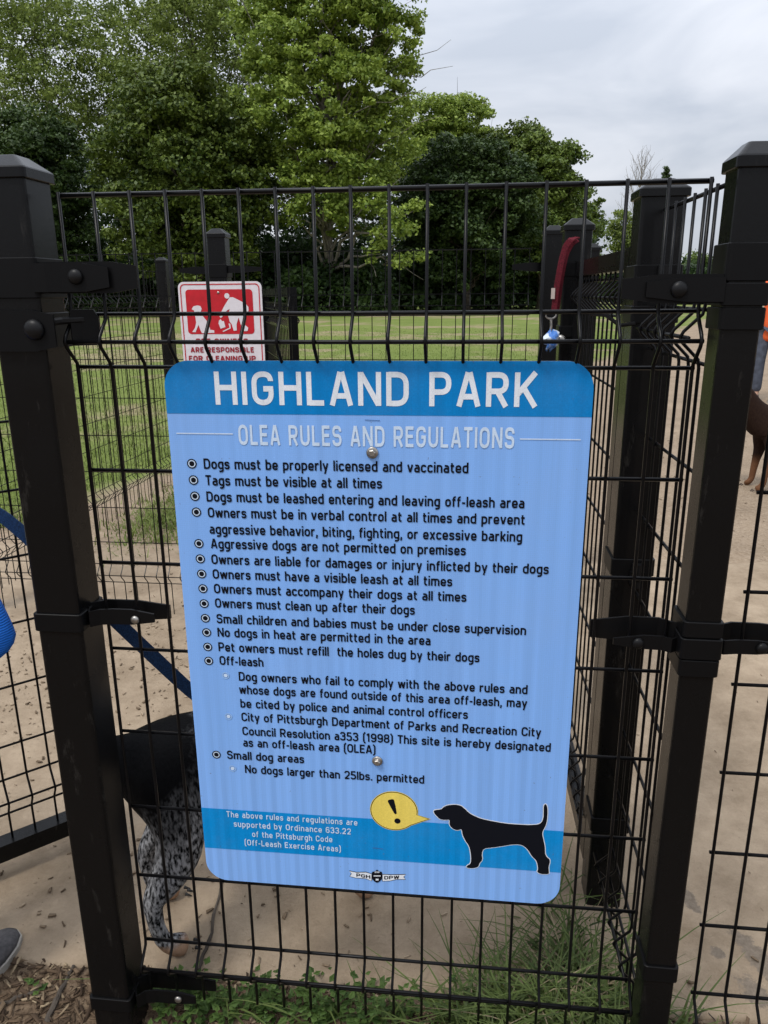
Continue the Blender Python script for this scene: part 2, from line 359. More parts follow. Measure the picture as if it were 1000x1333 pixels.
P_B2 = post('fence_post', .425, 1.85, .034, .034, 1.545, 'black square post peeking out left of the red leash post')
arm(P_B2, [(.39, 1.84), (.37, 1.82), (.34, 1.79), (.28, 1.79)], 1.41, 1.44, None)
P_B1 = post('fence_post', -.788, 1.80, .033, .033, 1.55, 'slim black capped post standing up behind the red and white sign')
band(P_B1, -.788, 1.80, .033, .033, 1.40, 1.445)
arm(P_B1, [(-.755, 1.775), (-.72, 1.765), (-.69, 1.765), (-.62, 1.765)], 1.415, 1.44, None)
arm(P_B1, [(-.82, 1.775), (-.85, 1.765), (-.88, 1.765), (-.93, 1.765)], 1.412, 1.438, None)
P_S = post('fence_post', .672, 2.62, .034, .034, 1.525, 'low capped black post showing past the right side of the red leash post')
P_F2 = post('fence_post', -1.93, 4.12, .033, .033, 1.56, 'black post at the far end of the left side fence, left of the red sign')
P_F1 = post('fence_post', -2.0, 1.80, .033, .033, 1.55, 'black corner post hidden mostly behind the left front post')

# ------------------------------------------------------------------ welded mesh panels
ZS_MAIN = [1.475, ('f', 1.315, 1.2775, 1.240), 1.084, .934, .784, .630, .4805, .335, ('f', .191, .153, .115)]
def panel(name, p0, p1, zs, label, fold=.03, side=-1, pitch=.0512, start=0.0, rv=.0026, rh=.003, rtop=.0035, nseg=6, zend=.065, group=None, cat='mesh fence', shift=0.0, frame=None, nub=.004):
    p0 = np.array([*p0, 0.0]); p1 = np.array([*p1, 0.0]); d = p1-p0; Ln = np.linalg.norm(d); d /= Ln
    nrm = np.array([-d[1], d[0], 0])
    t = thing(name, tuple(p0), label, cat, group)
    zs = [(z[0], z[1]+shift, z[2]+shift, z[3]+shift) if isinstance(z, tuple) else z+shift for z in zs]
    prof = []; hz = []
    for z in zs:
        if isinstance(z, tuple):
            _, a, m_, b = z
            prof += [(a+.006, 0), (a-.006, .07), (m_+.008, .86), (m_, 1), (m_-.008, .86), (b+.006, .07), (b-.006, 0)]
            hz += [(a, 0), (m_, 1), (b, 0)]
        else:
            hz.append((z, 0))
    ztop = hz[0][0]+nub
    prof = [(ztop, 0)] + sorted(prof, key=lambda q: -q[0]) + [(zend, 0)]
    V = MB(); k = 0; s = start
    while s <= Ln+1e-6:
        jit = random.uniform(-.0006, .0006)
        V.tube([p0 + d*(s+jit) + nrm*(side*fold*o) + np.array([0, 0, z]) for z, o in prof], rv, nseg); s += pitch
    V.build('vertical_wires', M_WIRE, t, smooth=nseg >= 6)
    H = MB()
    for i, (z, o) in enumerate(hz):
        r = rtop if i == 0 else rh; e = .004
        off = nrm*(side*fold*o) - nrm*side*(rv+r)*.92
        H.tube([p0 - d*e + off + np.array([0, 0, z]), p0 + d*Ln/2 + off + np.array([0, 0, z-.0006]), p0 + d*(Ln+e) + off + np.array([0, 0, z])], r, nseg)
    H.build('horizontal_wires', M_WIRE, t, smooth=nseg >= 6)
    if frame:
        z0, z1, hw = frame
        for nm, (a, b) in dict(bottom_rail=(z0-hw, z0+hw), top_rail=(z1-hw, z1+hw)).items():
            MB().loft([[tuple(q) for q in [pp + nrm*hw + (0, 0, a), pp - nrm*hw + (0, 0, a), pp - nrm*hw + (0, 0, b), pp + nrm*hw + (0, 0, b)]] for pp in (p0, p1)]).build(nm, M_POST, t)
        for pp, sg in ((p0, -1), (p1, 1)):
            c0 = pp + d*sg*hw*.98
            ring = lambda z: [tuple(c0 + d*a*hw + nrm*b*hw*1.04 + np.array([0, 0, z])) for a, b in ((1, 1), (-1, 1), (-1, -1), (1, -1))]
            MB().loft([ring(z0-hw-.002), ring(z1+hw+.002)]).build('stile', M_POST, t)
    return t
panel('mesh_fence', (-.4365, .005), (.4345, .005), ZS_MAIN, 'black welded mesh panel that carries the blue rules sign, nearest the viewer')
panel('mesh_fence', (.5445, .005), (2.2, .005), ZS_MAIN, 'black mesh panel running off to the right of the right hand post', shift=-.016)
ZS_SIDE = [1.475, ('f', 1.315, 1.2775, 1.240), 1.084, .934, .784, .630, .4805, .335, ('f', .191, .153, .115)]
panel('mesh_fence', (.462, .052), (.458, .365), ZS_SIDE, 'short mesh side panel seen edge on between the right corner post and the gate post', side=1, start=.02)
panel('mesh_gate', (.444, .490), (.432, 1.085), [('f', 1.366, 1.328, 1.290), 1.14, .99, .84, .69, .54, .39, ('f', .191, .153, .115)], 'framed mesh gate seen edge on right of the sign, beyond the gate post', side=1, start=.02,
      rv=.0025, frame=(.085, 1.398, .0185), cat='gate', nub=.02)
panel('mesh_gate', (-.796, .478), (-1.55, -.235), [1.345, ('f', 1.315, 1.2775, 1.240), 1.084, .934, .784, .630, .4805, .335, ('f', .25, .205, .16)], 'mesh gate with a thick bottom rail swung open at the left edge', side=1, start=.025,
      frame=(.075, 1.398, .0215), cat='gate', nub=.03)
ZS_B = [1.487, ('f', 1.335, 1.295, 1.26), 1.10, .95, .80, .65, .50, .35, ('f', .253, .212, .172)]
BK = dict(rv=.0021, rh=.0021, rtop=.0026, nseg=4, zend=.035, group=None)
panel('mesh_fence', (-.735, 1.80), (.345, 1.80), ZS_B, 'far mesh panel across the back of the pen, right of the slim capped post', **BK)
panel('mesh_fence', (-1.955, 1.80), (-.835, 1.80), ZS_B, 'far mesh panel across the back of the pen, left of the slim capped post', **BK)
panel('mesh_fence', (-1.998, 1.86), (-1.935, 4.06), ZS_B, 'mesh panel running away along the left side of the grass', side=-1, **BK)
panel('mesh_gate', (-.575, 2.02), (-.925, 2.95), [1.30, ('f', 1.27, 1.235, 1.20), 1.05, .90, .75, .60, .45, .30, .18], 'dark mesh gate swung away beyond the red and white sign', frame=(.08, 1.345, .018), cat='gate', **{**BK, 'rv': .0032})

# ------------------------------------------------------------------ stroke lettering (rounded grotesque drawn as pen strokes)
G = {}
def g(ch, wd, *st): G[ch] = (wd, st)
BL, TP, XH = .75, 9.25, 6.55
g(' ', 3.0)
g('A', 7.4, '0:.75 0,3.45 10', '0:6.65 0,3.95 10', '0:1.7 2.9,5.7 2.9')
g('B', 6.9, '0:.75 0,.75 10', '2:.75 9.25,5.7 9.25,5.7 5.25,.75 5.25', '2.2:.75 5.25,6.1 5.25,6.1 .75,.75 .75')
g('C', 6.8, '2.7:6.1 6.9,6.1 9.25,.75 9.25,.75 .75,6.1 .75,6.1 3.1')
g('D', 7.0, '0:.75 0,.75 10', '2.9:.75 9.25,6.2 9.25,6.2 .75,.75 .75')
g('E', 5.9, '0:.75 0,.75 10', '0:.75 9.25,5.8 9.25', '0:.75 5.2,5.3 5.2', '0:.75 .75,5.8 .75')
g('F', 5.7, '0:.75 0,.75 10', '0:.75 9.25,5.6 9.25', '0:.75 5,5.1 5')
g('G', 7.1, '2.8:6.2 7.2,6.2 9.25,.75 9.25,.75 .75,6.2 .75,6.2 4.9', '0:6.95 4.9,3.7 4.9')
g('H', 7.2, '0:.75 0,.75 10', '0:6.45 0,6.45 10', '0:.75 5.2,6.45 5.2')
g('I', 1.5, '0:.75 0,.75 10')
g('K', 6.9, '0:.75 0,.75 10', '0:6.2 10,.9 3.6', '0:2.7 5.6,6.4 0')
g('L', 5.6, '0:.75 0,.75 10', '0:.75 .75,5.5 .75')
g('N', 7.2, '0:.75 0,.75 10', '0:6.45 0,6.45 10', '0:.85 9.7,6.35 .3')
g('O', 7.1, '2.8:3.5 9.25,.75 9.25,.75 .75,6.3 .75,6.3 9.25,3.5 9.25')
g('P', 6.7, '0:.75 0,.75 10', '2.3:.75 9.25,5.95 9.25,5.95 4.2,.75 4.2')
g('R', 6.9, '0:.75 0,.75 10', '2.2:.75 9.25,5.95 9.25,5.95 4.5,.75 4.5', '0:3.4 4.5,6.1 0')
g('S', 6.7, '2.1:5.9 7.1,5.9 9.25,.8 9.25,.8 5.15,5.95 5.15,5.95 .75,.75 .75,.75 2.9')
g('T', 6.2, '0:3.1 0,3.1 10', '0:0 9.25,6.2 9.25')
g('U', 7.0, '2.8:.75 10,.75 .75,6.2 .75,6.2 10')
g('W', 9.6, '0:.7 10,2.5 0', '0:2.5 0,4.8 9.8', '0:4.8 9.8,7.1 0', '0:7.1 0,8.9 10')
g('a', 5.6, '2:1.0 6.55,4.85 6.55,4.85 0', '1.7:4.85 4.0,.75 4.0,.75 .75,4.85 .75')
g('b', 5.9, '0:.75 0,.75 10', '2.2:.75 6.55,5.15 6.55,5.15 .75,.75 .75')
g('c', 5.4, '2.2:4.7 5.2,4.7 6.55,.75 6.55,.75 .75,4.7 .75,4.7 2.1')
g('d', 5.9, '0:5.15 0,5.15 10', '2.2:5.15 6.55,.75 6.55,.75 .75,5.15 .75')
g('e', 5.8, '0:.75 3.4,5.5 3.4', '2.2:5.05 3,5.05 6.55,.75 6.55,.75 .75,4.9 .75,4.9 1.9')
g('f', 3.8, '1.8:1.5 0,1.5 9.3,3.8 9.3', '0:.1 6.55,3.6 6.55')
g('g', 5.9, '2.2:5.15 6.55,.75 6.55,.75 .75,5.15 .75', '2:5.15 7.3,5.15 -2.2,1.1 -2.2')
g('h', 5.8, '0:.75 0,.75 10', '2.2:.75 6.55,5.05 6.55,5.05 0')
g('i', 1.5, '0:.75 0,.75 7.3', '0:.75 8.6,.75 10.1')
g('j', 2.4, '1.4:1.6 7.3,1.6 -2.2,0 -2.2', '0:1.6 8.6,1.6 10.1')
g('k', 5.5, '0:.75 0,.75 10', '0:4.9 7.3,.9 2.4', '0:2.2 4,5.1 0')
g('l', 1.5, '0:.75 0,.75 10')
g('m', 9.0, '0:.75 0,.75 7.3', '2:.75 6.55,4.5 6.55,4.5 0', '2:3.2 6.55,8.25 6.55,8.25 0')
g('n', 5.8, '0:.75 0,.75 7.3', '2.2:.75 6.55,5.05 6.55,5.05 0')
g('o', 5.9, '2.25:3 6.55,.75 6.55,.75 .75,5.15 .75,5.15 6.55,2.9 6.55')
g('p', 5.9, '0:.75 -2.8,.75 7.3', '2.2:.75 6.55,5.15 6.55,5.15 .75,.75 .75')
g('r', 4.1, '0:.75 0,.75 7.3', '2.2:.75 3.5,.75 6.55,4.0 6.55')
g('s', 5.3, '1.5:4.5 5.3,4.5 6.55,.75 6.55,.75 3.8,4.6 3.8,4.6 .75,.7 .75,.7 2')
g('t', 4.0, '1.7:1.5 9.3,1.5 .75,3.9 .75', '0:.1 6.55,3.8 6.55')
g('u', 5.8, '2.2:.75 7.3,.75 .75,5.05 .75', '0:5.05 0,5.05 7.3')
g('v', 5.8, '0:.6 7.3,2.7 .1', '0:5.2 7.3,3.1 .1')
g('w', 8.4, '0:.6 7.3,2.2 .1', '0:2.3 .1,4.1 7.1', '0:4.3 7.1,6.1 .1', '0:6.2 .1,7.8 7.3')
g('x', 5.6, '0:.6 7.3,5 0', '0:5 7.3,.6 0')
g('y', 5.8, '0:.6 7.3,3 .3', '0:5.2 7.3,2.1 -2.9')
g('1', 4.0, '0:2.7 0,2.7 10', '0:.4 7.7,2.8 9.5')
g('2', 6.3, '2.4:.8 7.2,.8 9.25,5.6 9.25,5.6 5.6,.8 .75', '0:.4 .75,6 .75')
g('3', 6.3, '2.1:.8 7.6,.8 9.25,5.4 9.25,5.4 5.3,2.4 5.3', '2.2:2.4 5.3,5.6 5.3,5.6 .75,.7 .75,.7 2.6')
g('5', 6.3, '0:5.7 9.25,.95 9.25', '0:1.3 9.9,1.1 4.9', '2.2:1.0 5.7,5.6 5.7,5.6 .75,.7 .75,.7 2.5')
g('6', 6.4, '2.3:3.2 5.7,.75 5.7,.75 .75,5.7 .75,5.7 5.7,3.1 5.7', '2.5:.75 3.5,.75 9.25,5.3 9.25,5.3 7.8')
g('8', 6.4, '2:3.2 9.25,.95 9.25,.95 5.25,5.5 5.25,5.5 9.25,3.1 9.25', '2.2:3.2 5.25,.75 5.25,.75 .75,5.7 .75,5.7 5.25,3.1 5.25')
g('9', 6.4, '2.3:3.2 4.3,5.7 4.3,5.7 9.25,.75 9.25,.75 4.3,3.3 4.3', '2.5:5.7 6.5,5.7 .75,1.1 .75,1.1 2.2')
g('.', 1.7, '0:.85 0,.85 1.7'); g(',', 1.8, '0:1.1 1.7,.5 -1.8'); g('-', 3.6, '0:.2 3.7,3.4 3.7')
g('(', 2.9, '2.4:2.8 11,.9 8.6,.9 .4,2.8 -2'); g(')', 2.9, '2.4:.2 11,2.1 8.6,2.1 .4,.2 -2')
def stroke(spec):
    r, pts = spec.split(':'); r = float(r)
    P = [tuple(map(float, p.split())) for p in pts.split(',')]
    if r == 0 or len(P) < 3: return P
    out = [P[0]]
    for i in range(1, len(P)-1):
        a, p, b = map(np.array, (P[i-1], P[i], P[i+1]))
        la, lb = np.linalg.norm(a-p), np.linalg.norm(b-p)
        da, db = (a-p)/la, (b-p)/lb
        ang = math.acos(max(-1, min(1, da@db)))
        lim = min(la*(1 if i == 1 else .5), lb*(1 if i == len(P)-2 else .5))
        tl = min(r/math.tan(ang/2), lim*.999)
        s0, s1 = p+da*tl, p+db*tl
        for k in range(8):
            u = k/7; out.append(tuple((1-u)**2*s0*1 + 2*u*(1-u)*(p*.92+(s0+s1)*.04) + u*u*s1))
    out.append(P[-1]); return out
def ribbon(P, hw):
    P = np.array(P, float); keep = [0]
    for i in range(1, len(P)):
        if np.linalg.norm(P[i]-P[keep[-1]]) > 1e-4: keep.append(i)
    P = P[keep]; S = P[1:]-P[:-1]; S /= np.linalg.norm(S, axis=1)[:, None]; Nn = np.stack([-S[:, 1], S[:, 0]], 1)
    A, B = [], []
    for i in range(len(P)):
        if i == 0: n = Nn[0]
        elif i == len(P)-1: n = Nn[-1]
        else:
            n = Nn[i-1]+Nn[i]; n = n/np.linalg.norm(n); n = n/max(.5, n@Nn[i])
        A.append(P[i]+n*hw); B.append(P[i]-n*hw)
    return A, B
def text_width(s, tr=1.35): return sum(G[c][0] for c in s) + tr*(len(s)-1)
def text_mb(mb, s, to3, x0, x1, zb, cap, weight=.75, lift=.0006, tr=1.35, only=None):
    """lettering filling x0..x1 on a baseline zb (zb may be (left, right)), cap height cap; to3(x, z, lift) maps to the world"""
    sc = (x1-x0)/text_width(s, tr); vsc = cap/10; pen = 0.0; k = 0
    zl, zr = zb if isinstance(zb, tuple) else (zb, zb)
    for ci, ch in enumerate(s):
        wd, st = G[ch]
        if only and not only[0] <= ci < only[1]: st = ()
        for q in st:
            A, B = ribbon(stroke(q), weight)
            n = len(A); l = lift + .00004*(k % 6); k += 1
            f = lambda p: to3(x0+(pen+p[0])*sc, zl+(zr-zl)*((pen+p[0])*sc/(x1-x0)) + p[1]*vsc, l)
            mb.add([f(p) for p in A]+[f(p) for p in B], [(n+i, n+i+1, i+1, i) for i in range(n-1)])
        pen += wd+tr
    return mb
def disc(mb, c, r0, r1, to3, lift, n=28, sx=1.0):
    P = []
    if r0 <= 0:
        mb.add([to3(c[0]+sx*r1*math.cos(2*math.pi*i/n), c[1]+r1*math.sin(2*math.pi*i/n), lift) for i in range(n)], [tuple(range(n))])
    else:
        V = [to3(c[0]+sx*r*math.cos(2*math.pi*i/n), c[1]+r*math.sin(2*math.pi*i/n), lift) for r in (r0, r1) for i in range(n)]
        mb.add(V, [(i, n+i, n+(i+1) % n, (i+1) % n) for i in range(n)])

# ------------------------------------------------------------------ the blue rules sign
SZ = 1.25; SW = .3052; SH = .9035
def sheeting(name, col, stripes=.0, rough=.42):
    """reflective sheeting: fine honeycomb cells, faint vertical ribs in the film"""
    M = bpy.data.materials.new(name); M.use_nodes = True; t = M.node_tree; b = t.nodes['Principled BSDF']; N = t.nodes.new; K = t.links.new
    b.inputs['Roughness'].default_value = rough; b.inputs['Specular IOR Level'].default_value = .18
    c = N('ShaderNodeTexCoord'); sp = N('ShaderNodeSeparateXYZ'); K(c.outputs['Object'], sp.inputs[0])
    vo = N('ShaderNodeTexVoronoi'); vo.inputs['Scale'].default_value = 330; vo.inputs['Randomness'].default_value = .35; vo.feature = 'DISTANCE_TO_EDGE'; K(c.outputs['Object'], vo.inputs['Vector'])
    cell = N('ShaderNodeMapRange'); cell.inputs['From Min'].default_value = 0; cell.inputs['From Max'].default_value = .12; cell.inputs['To Min'].default_value = 1.10; cell.inputs['To Max'].default_value = .99; K(vo.outputs['Distance'], cell.inputs['Value'])
    mpn = N('ShaderNodeMapping'); mpn.inputs['Scale'].default_value = (1, 1, .02); K(c.outputs['Object'], mpn.inputs[0])
    n1 = N('ShaderNodeTexNoise'); n1.inputs['Scale'].default_value = 60; n1.inputs['Detail'].default_value = 3; K(mpn.outputs[0], n1.inputs['Vector'])
    wv = N('ShaderNodeMath'); wv.operation = 'MULTIPLY'; K(sp.outputs['X'], wv.inputs[0]); wv.inputs[1].default_value = 2*math.pi/.0172
    sn = N('ShaderNodeMath'); sn.operation = 'SINE'; K(wv.outputs[0], sn.inputs[0])
    sq = N('ShaderNodeMapRange'); sq.inputs['From Min'].default_value = -.25; sq.inputs['From Max'].default_value = .25; sq.inputs['To Min'].default_value = -1; sq.inputs['To Max'].default_value = 1; K(sn.outputs[0], sq.inputs['Value'])
    msk = N('ShaderNodeMapRange'); msk.inputs['From Min'].default_value = .55; msk.inputs['From Max'].default_value = .0; msk.inputs['To Min'].default_value = .12; msk.inputs['To Max'].default_value = 1; K(sp.outputs['Z'], msk.inputs['Value'])
    a = N('ShaderNodeMath'); a.operation = 'MULTIPLY'; K(sq.outputs[0], a.inputs[0]); K(msk.outputs[0], a.inputs[1])
    a2 = N('ShaderNodeMath'); a2.operation = 'MULTIPLY'; K(a.outputs[0], a2.inputs[0]); a2.inputs[1].default_value = stripes
    a3 = N('ShaderNodeMath'); a3.operation = 'MULTIPLY_ADD'; K(n1.outputs['Fac'], a3.inputs[0]); a3.inputs[1].default_value = .34; a3.inputs[2].default_value = .83
    a4 = N('ShaderNodeMath'); a4.operation = 'ADD'; K(a2.outputs[0], a4.inputs[0]); K(a3.outputs[0], a4.inputs[1])
    a5 = N('ShaderNodeMath'); a5.operation = 'MULTIPLY'; K(a4.outputs[0], a5.inputs[0]); K(cell.outputs[0], a5.inputs[1])
    vm = N('ShaderNodeVectorMath'); vm.operation = 'SCALE'; vm.inputs[0].default_value = col; K(a5.outputs[0], vm.inputs['Scale'])
    # a film of dust and a few dirt specks; gloss varies where it was wiped
    d1 = N('ShaderNodeTexNoise'); d1.inputs['Scale'].default_value = 5; d1.inputs['Detail'].default_value = 9; d1.inputs['Roughness'].default_value = .7; K(c.outputs['Object'], d1.inputs['Vector'])
    d2 = N('ShaderNodeTexNoise'); d2.inputs['Scale'].default_value = 160; d2.inputs['Detail'].default_value = 2; K(c.outputs['Object'], d2.inputs['Vector'])
    f1 = N('ShaderNodeMapRange'); f1.inputs['From Min'].default_value = .45; f1.inputs['From Max'].default_value = .8; f1.inputs['To Max'].default_value = .09; K(d1.outputs['Fac'], f1.inputs['Value'])
    f2 = N('ShaderNodeMapRange'); f2.inputs['From Min'].default_value = .72; f2.inputs['From Max'].default_value = .76; f2.inputs['To Max'].default_value = .5; K(d2.outputs['Fac'], f2.inputs['Value'])
    x1 = N('ShaderNodeMixRGB'); K(f1.outputs[0], x1.inputs['Fac']); K(vm.outputs[0], x1.inputs['Color1']); x1.inputs['Color2'].default_value = (.36, .37, .38, 1)
    x2 = N('ShaderNodeMixRGB'); K(f2.outputs[0], x2.inputs['Fac']); K(x1.outputs[0], x2.inputs['Color1']); x2.inputs['Color2'].default_value = (.12, .11, .10, 1)
    K(x2.outputs[0], b.inputs['Base Color'])
    rr = N('ShaderNodeMapRange'); rr.inputs['To Min'].default_value = rough-.14; rr.inputs['To Max'].default_value = rough+.2; K(d1.outputs['Fac'], rr.inputs['Value']); K(rr.outputs[0], b.inputs['Roughness'])
    return M
M_LIGHT = sheeting('light_blue_sheeting', (.205, .405, .81), .05)
M_DEEP = sheeting('deep_blue_sheeting', (.0, .185, .50), .035)
M_WHITE = sheeting('white_sheeting', (.68, .72, .77), 0)
M_PALE = sheeting('pale_blue_ink', (.52, .64, .79), 0)
M_FAINT = sheeting('faint_blue_ink', (.27, .45, .72), 0)
M_INK = mat('black_ink', (.004, .005, .009), .6, .12)
M_YEL = sheeting('yellow_sheeting', (.74, .58, .11), 0)
M_ALU = mat('aluminium', (.45, .46, .48), .4, .5, metal=.9)
S = thing('rules_sign', (0, 0, SZ-SH), 'large blue HIGHLAND PARK dog rules sign bolted to the nearest mesh panel', 'sign')
def s3(x, z, l=0.0): return (x, -l, SZ+z)
def sxz(px, py):
    p = atY(px, py, 0.0); return p[0], p[2]-SZ
def rounded(x0, x1, z0, z1, r, n=10, corners=(1, 1, 1, 1)):
    P = []
    for (cx, cz, a0, on) in ((x1-r, z1-r, 0, corners[0]), (x0+r, z1-r, 90, corners[1]), (x0+r, z0+r, 180, corners[2]), (x1-r, z0+r, 270, corners[3])):
        if on: P += [(cx+r*math.cos(R(a0+90*k/n)), cz+r*math.sin(R(a0+90*k/n))) for k in range(n+1)]
        else: P.append((x1 if a0 in (0, 270) else x0, z1 if a0 in (0, 90) else z0))
    return P
RC = .0375
o = rounded(-SW, SW, -SH, 0, RC)
mb = MB(); n = len(o)
mb.add([(x, .0020, SZ+z) for x, z in o]+[(x, .0003, SZ+z) for x, z in o], [tuple(range(n))]+[(i, (i+1) % n, n+(i+1) % n, n+i) for i in range(n)])
mb.build('backing_plate', M_ALU, S)
def flat(name, pts, lift, mt, parent=None): return MB().poly([s3(x, z, lift) for x, z in pts]).build(name, mt, parent or S)
zh = sxz(490, 540.5)[1]; zb0 = sxz(480, 1066)[1]; zb1 = sxz(480, 1117.5)[1]
zb0 = -.7755; zb1 = -.8395
pl = []
for px, py in ((264, 1050.5), (732, 1082.7), (269.5, 1103), (728.6, 1136), (213.5, 536.5), (773, 544.6)): pl.append(sxz(px, py)[1])
zb0 = (pl[0]+pl[1])/2; zb1 = (pl[2]+pl[3])/2; zh = (pl[4]+pl[5])/2
flat('sign_face', rounded(-SW, SW, -SH, 0, RC), .0002, M_LIGHT)
flat('header_band', rounded(-SW, SW, zh, 0, RC, corners=(1, 1, 0, 0)), .0006, M_DEEP)
flat('footer_band', [(-SW, zb1), (SW, zb1), (SW, zb0), (-SW, zb0)], .0006, sheeting('mid_blue_sheeting', (.0, .225, .57), .045))
def line(s, a, b, cap, mt=M_INK, weight=.9, lift=.0010, name='text_line', tr=1.35, only=None):
    (x0, z0), (x1, z1) = sxz(*a), sxz(*b)
    z = (z0+z1)/2; z = (z*.6+z0*.2+z1*.2)
    return text_mb(MB(), s, s3, x0, x1, z, cap, weight, lift, tr, only).build(name, mt, S)
zt0 = (sxz(284, 525.4)[1]+sxz(698.6, 531)[1])/2; zt1 = (sxz(282.5, 482.5)[1]+sxz(698.6, 485.7)[1])/2
for on in ((0, 8), (9, 13)): line('HIGHLAND PARK', (281.5, 525.4), (698.6, 531), zt1-zt0, M_WHITE, .82, name='title_word', tr=1.75, only=on)
zt0 = (sxz(311.6, 577.6)[1]+sxz(669, 584.6)[1])/2; zt1 = (sxz(311.6, 551.5)[1]+sxz(669, 557.6)[1])/2
line('OLEA RULES AND REGULATIONS', (311.6, 577.6), (669, 584.6), zt1-zt0, M_PALE, .85, name='subtitle_lettering', tr=1.9)
for a, b in (((230, 563.5), (303.5, 565)), ((676.9, 571), (756, 572.5))):
    (x0, z0), (x1, z1) = sxz(*a), sxz(*b); zm = (z0+z1)/2
    flat('divider_rule', [(x0, zm-.0009), (x1, zm-.0009), (x1, zm+.0009), (x0, zm+.0009)], .0010, M_PALE)
TXT = [("Dogs must be properly licensed and vaccinated", 266, 609.4, 609.6, 616.5), ("Tags must be visible at all times", 268.4, 631.6, 497.4, 635.8),
 ("Dogs must be leashed entering and leaving off-leash area", 269.6, 652, 682.4, 662), ("Owners must be in verbal control at all times and prevent", 271.4, 672.4, 683, 683.8),
 ("aggressive behavior, biting, fighting, or excessive barking", 273.5, 694, 679.5, 705.6), ("Aggressive dogs are not permitted on premises", 275.2, 713.8, 606.3, 722.4),
 ("Owners are liable for damages or injury inflicted by their dogs", 276, 733.4, 714, 747.6), ("Owners must have a visible leash at all times", 277.7, 753, 588.6, 763),
 ("Owners must accompany their dogs at all times", 279.4, 772, 607, 783), ("Owners must clean up after their dogs", 280.8, 791, 540, 799.5),
 ("Small children and babies must be under close supervision", 282.7, 810.4, 684.6, 827), ("No dogs in heat are permitted in the area", 284, 828.6, 560.4, 839.4),
 ("Pet owners must refill  the holes dug by their dogs", 285.2, 847.6, 624, 861.6), ("Off-leash", 286.6, 865.6, 343.2, 867),
 ("Dog owners who fail to comply with the above rules and", 311.5, 885, 686.4, 904), ("whose dogs are found outside of this area off-leash, may", 312, 901.6, 685.8, 922),
 ("be cited by police and animal control officers", 313.6, 920.3, 609, 936), ("City of Pittsburgh Department of Parks and Recreation City", 315, 938, 704, 959),
 ("Council Resolution a353 (1998) This site is hereby designated", 316.2, 955.7, 716.6, 979), ("as an off-leash area (OLEA)", 317.2, 972.3, 489, 980),
 ("Small dog areas", 296.4, 988, 396, 992.6), ("No dogs larger than 25lbs. permitted", 319.6, 1006, 552.2, 1019.6)]
for s_, xa, ya, xb, yb in TXT: line(s_, (xa, ya), (xb, yb), .0157)
for px, py in ((250, 603.4), (252.2, 624.7), (254, 645.7), (256, 666.4), (259.2, 707.4), (261, 727.2), (262.8, 746.8), (264.5, 766), (266, 785.5), (267.6, 804.5), (269.3, 823), (270.7, 841.8), (272, 860), (282, 982)):
    c = sxz(px, py); mb = MB(); disc(mb, c, .0056, .0074, s3, .0010); disc(mb, c, 0, .0040, s3, .0010)
    bu = mb.build('bullet', M_INK, S); mb = MB(); disc(mb, c, .0039, .0057, s3, .0009); mb.build('bullet_ring', M_PALE, bu)
for px, py in ((294, 879), (297.7, 932.3), (303, 1000)):
    c = sxz(px, py); mb = MB(); disc(mb, c, .0046, .0062, s3, .0010); mb.build('pale_bullet', M_FAINT, S)
    mb = MB(); disc(mb, c, 0, .0032, s3, .0010); mb.build('pale_bullet', M_PALE, S)
for s_, xa, ya, xb, yb in (("The above rules and regulations are", 295.5, 1063, 465.5, 1073.8), ("supported by Ordinance 633.22", 305, 1075.5, 457, 1085.5), ("of the Pittsburgh Code", 328.8, 1088.8, 433, 1095.8), ("(Off-Leash Exercise Areas)", 319, 1099.5, 444, 1108)):
    line(s_, (xa, ya), (xb, yb), .0118, M_PALE, .82, lift=.0014, tr=1.9)
M_PATCH = sheeting('patch_sheeting', (.01, .19, .47), 0)
a, b = sxz(338, 1090.5), sxz(369, 1106); flat('patch', [(a[0], b[1]), (b[0], b[1]), (b[0], a[1]), (a[0], a[1])], .0010, M_PATCH)
# exclamation bubble
c = sxz(513, 1055.3); rx = sxz(542.7, 1056)[0]-c[0]; rz = (sxz(513, 1031.5)[1]-sxz(513, 1079.3)[1])/2
tip = sxz(557.7, 1065.6)
def bub(k):
    P = []
    for i in range(48):
        t = 2*math.pi*i/48
        if R(318) < t < R(345): continue
        P.append((c[0]+(rx+k)*math.cos(t), c[1]+(rz+k)*math.sin(t)))
        if abs(math.degrees(t)-315) < 3: P.append((tip[0]+k*2, tip[1]))
    return P
flat('bubble_border', bub(.0022), .0009, M_YEL); flat('bubble_border', bub(.0012), .0011, M_INK); bb = flat('speech_bubble', bub(0), .0013, M_YEL)
e0, e1, ed = sxz(508.5, 1040), sxz(515.5, 1059), sxz(517.6, 1068)
dv = np.array(e1)-np.array(e0); pn = np.array([-dv[1], dv[0]])/np.linalg.norm(dv)
mb = MB(); P = []
for t, wv in ((0, .0030), (.04, .0048), (.12, .0056), (.5, .0042), (.9, .0024), (1, .0012)): P.append((np.array(e0)+dv*t, wv))
out = [p+pn*w_ for p, w_ in P]+[p-pn*w_ for p, w_ in P][::-1]
mb.poly([s3(x, z, .0016) for x, z in out]); disc(mb, ed, 0, .0052, s3, .0016); mb.build('exclamation_mark', M_INK, S)
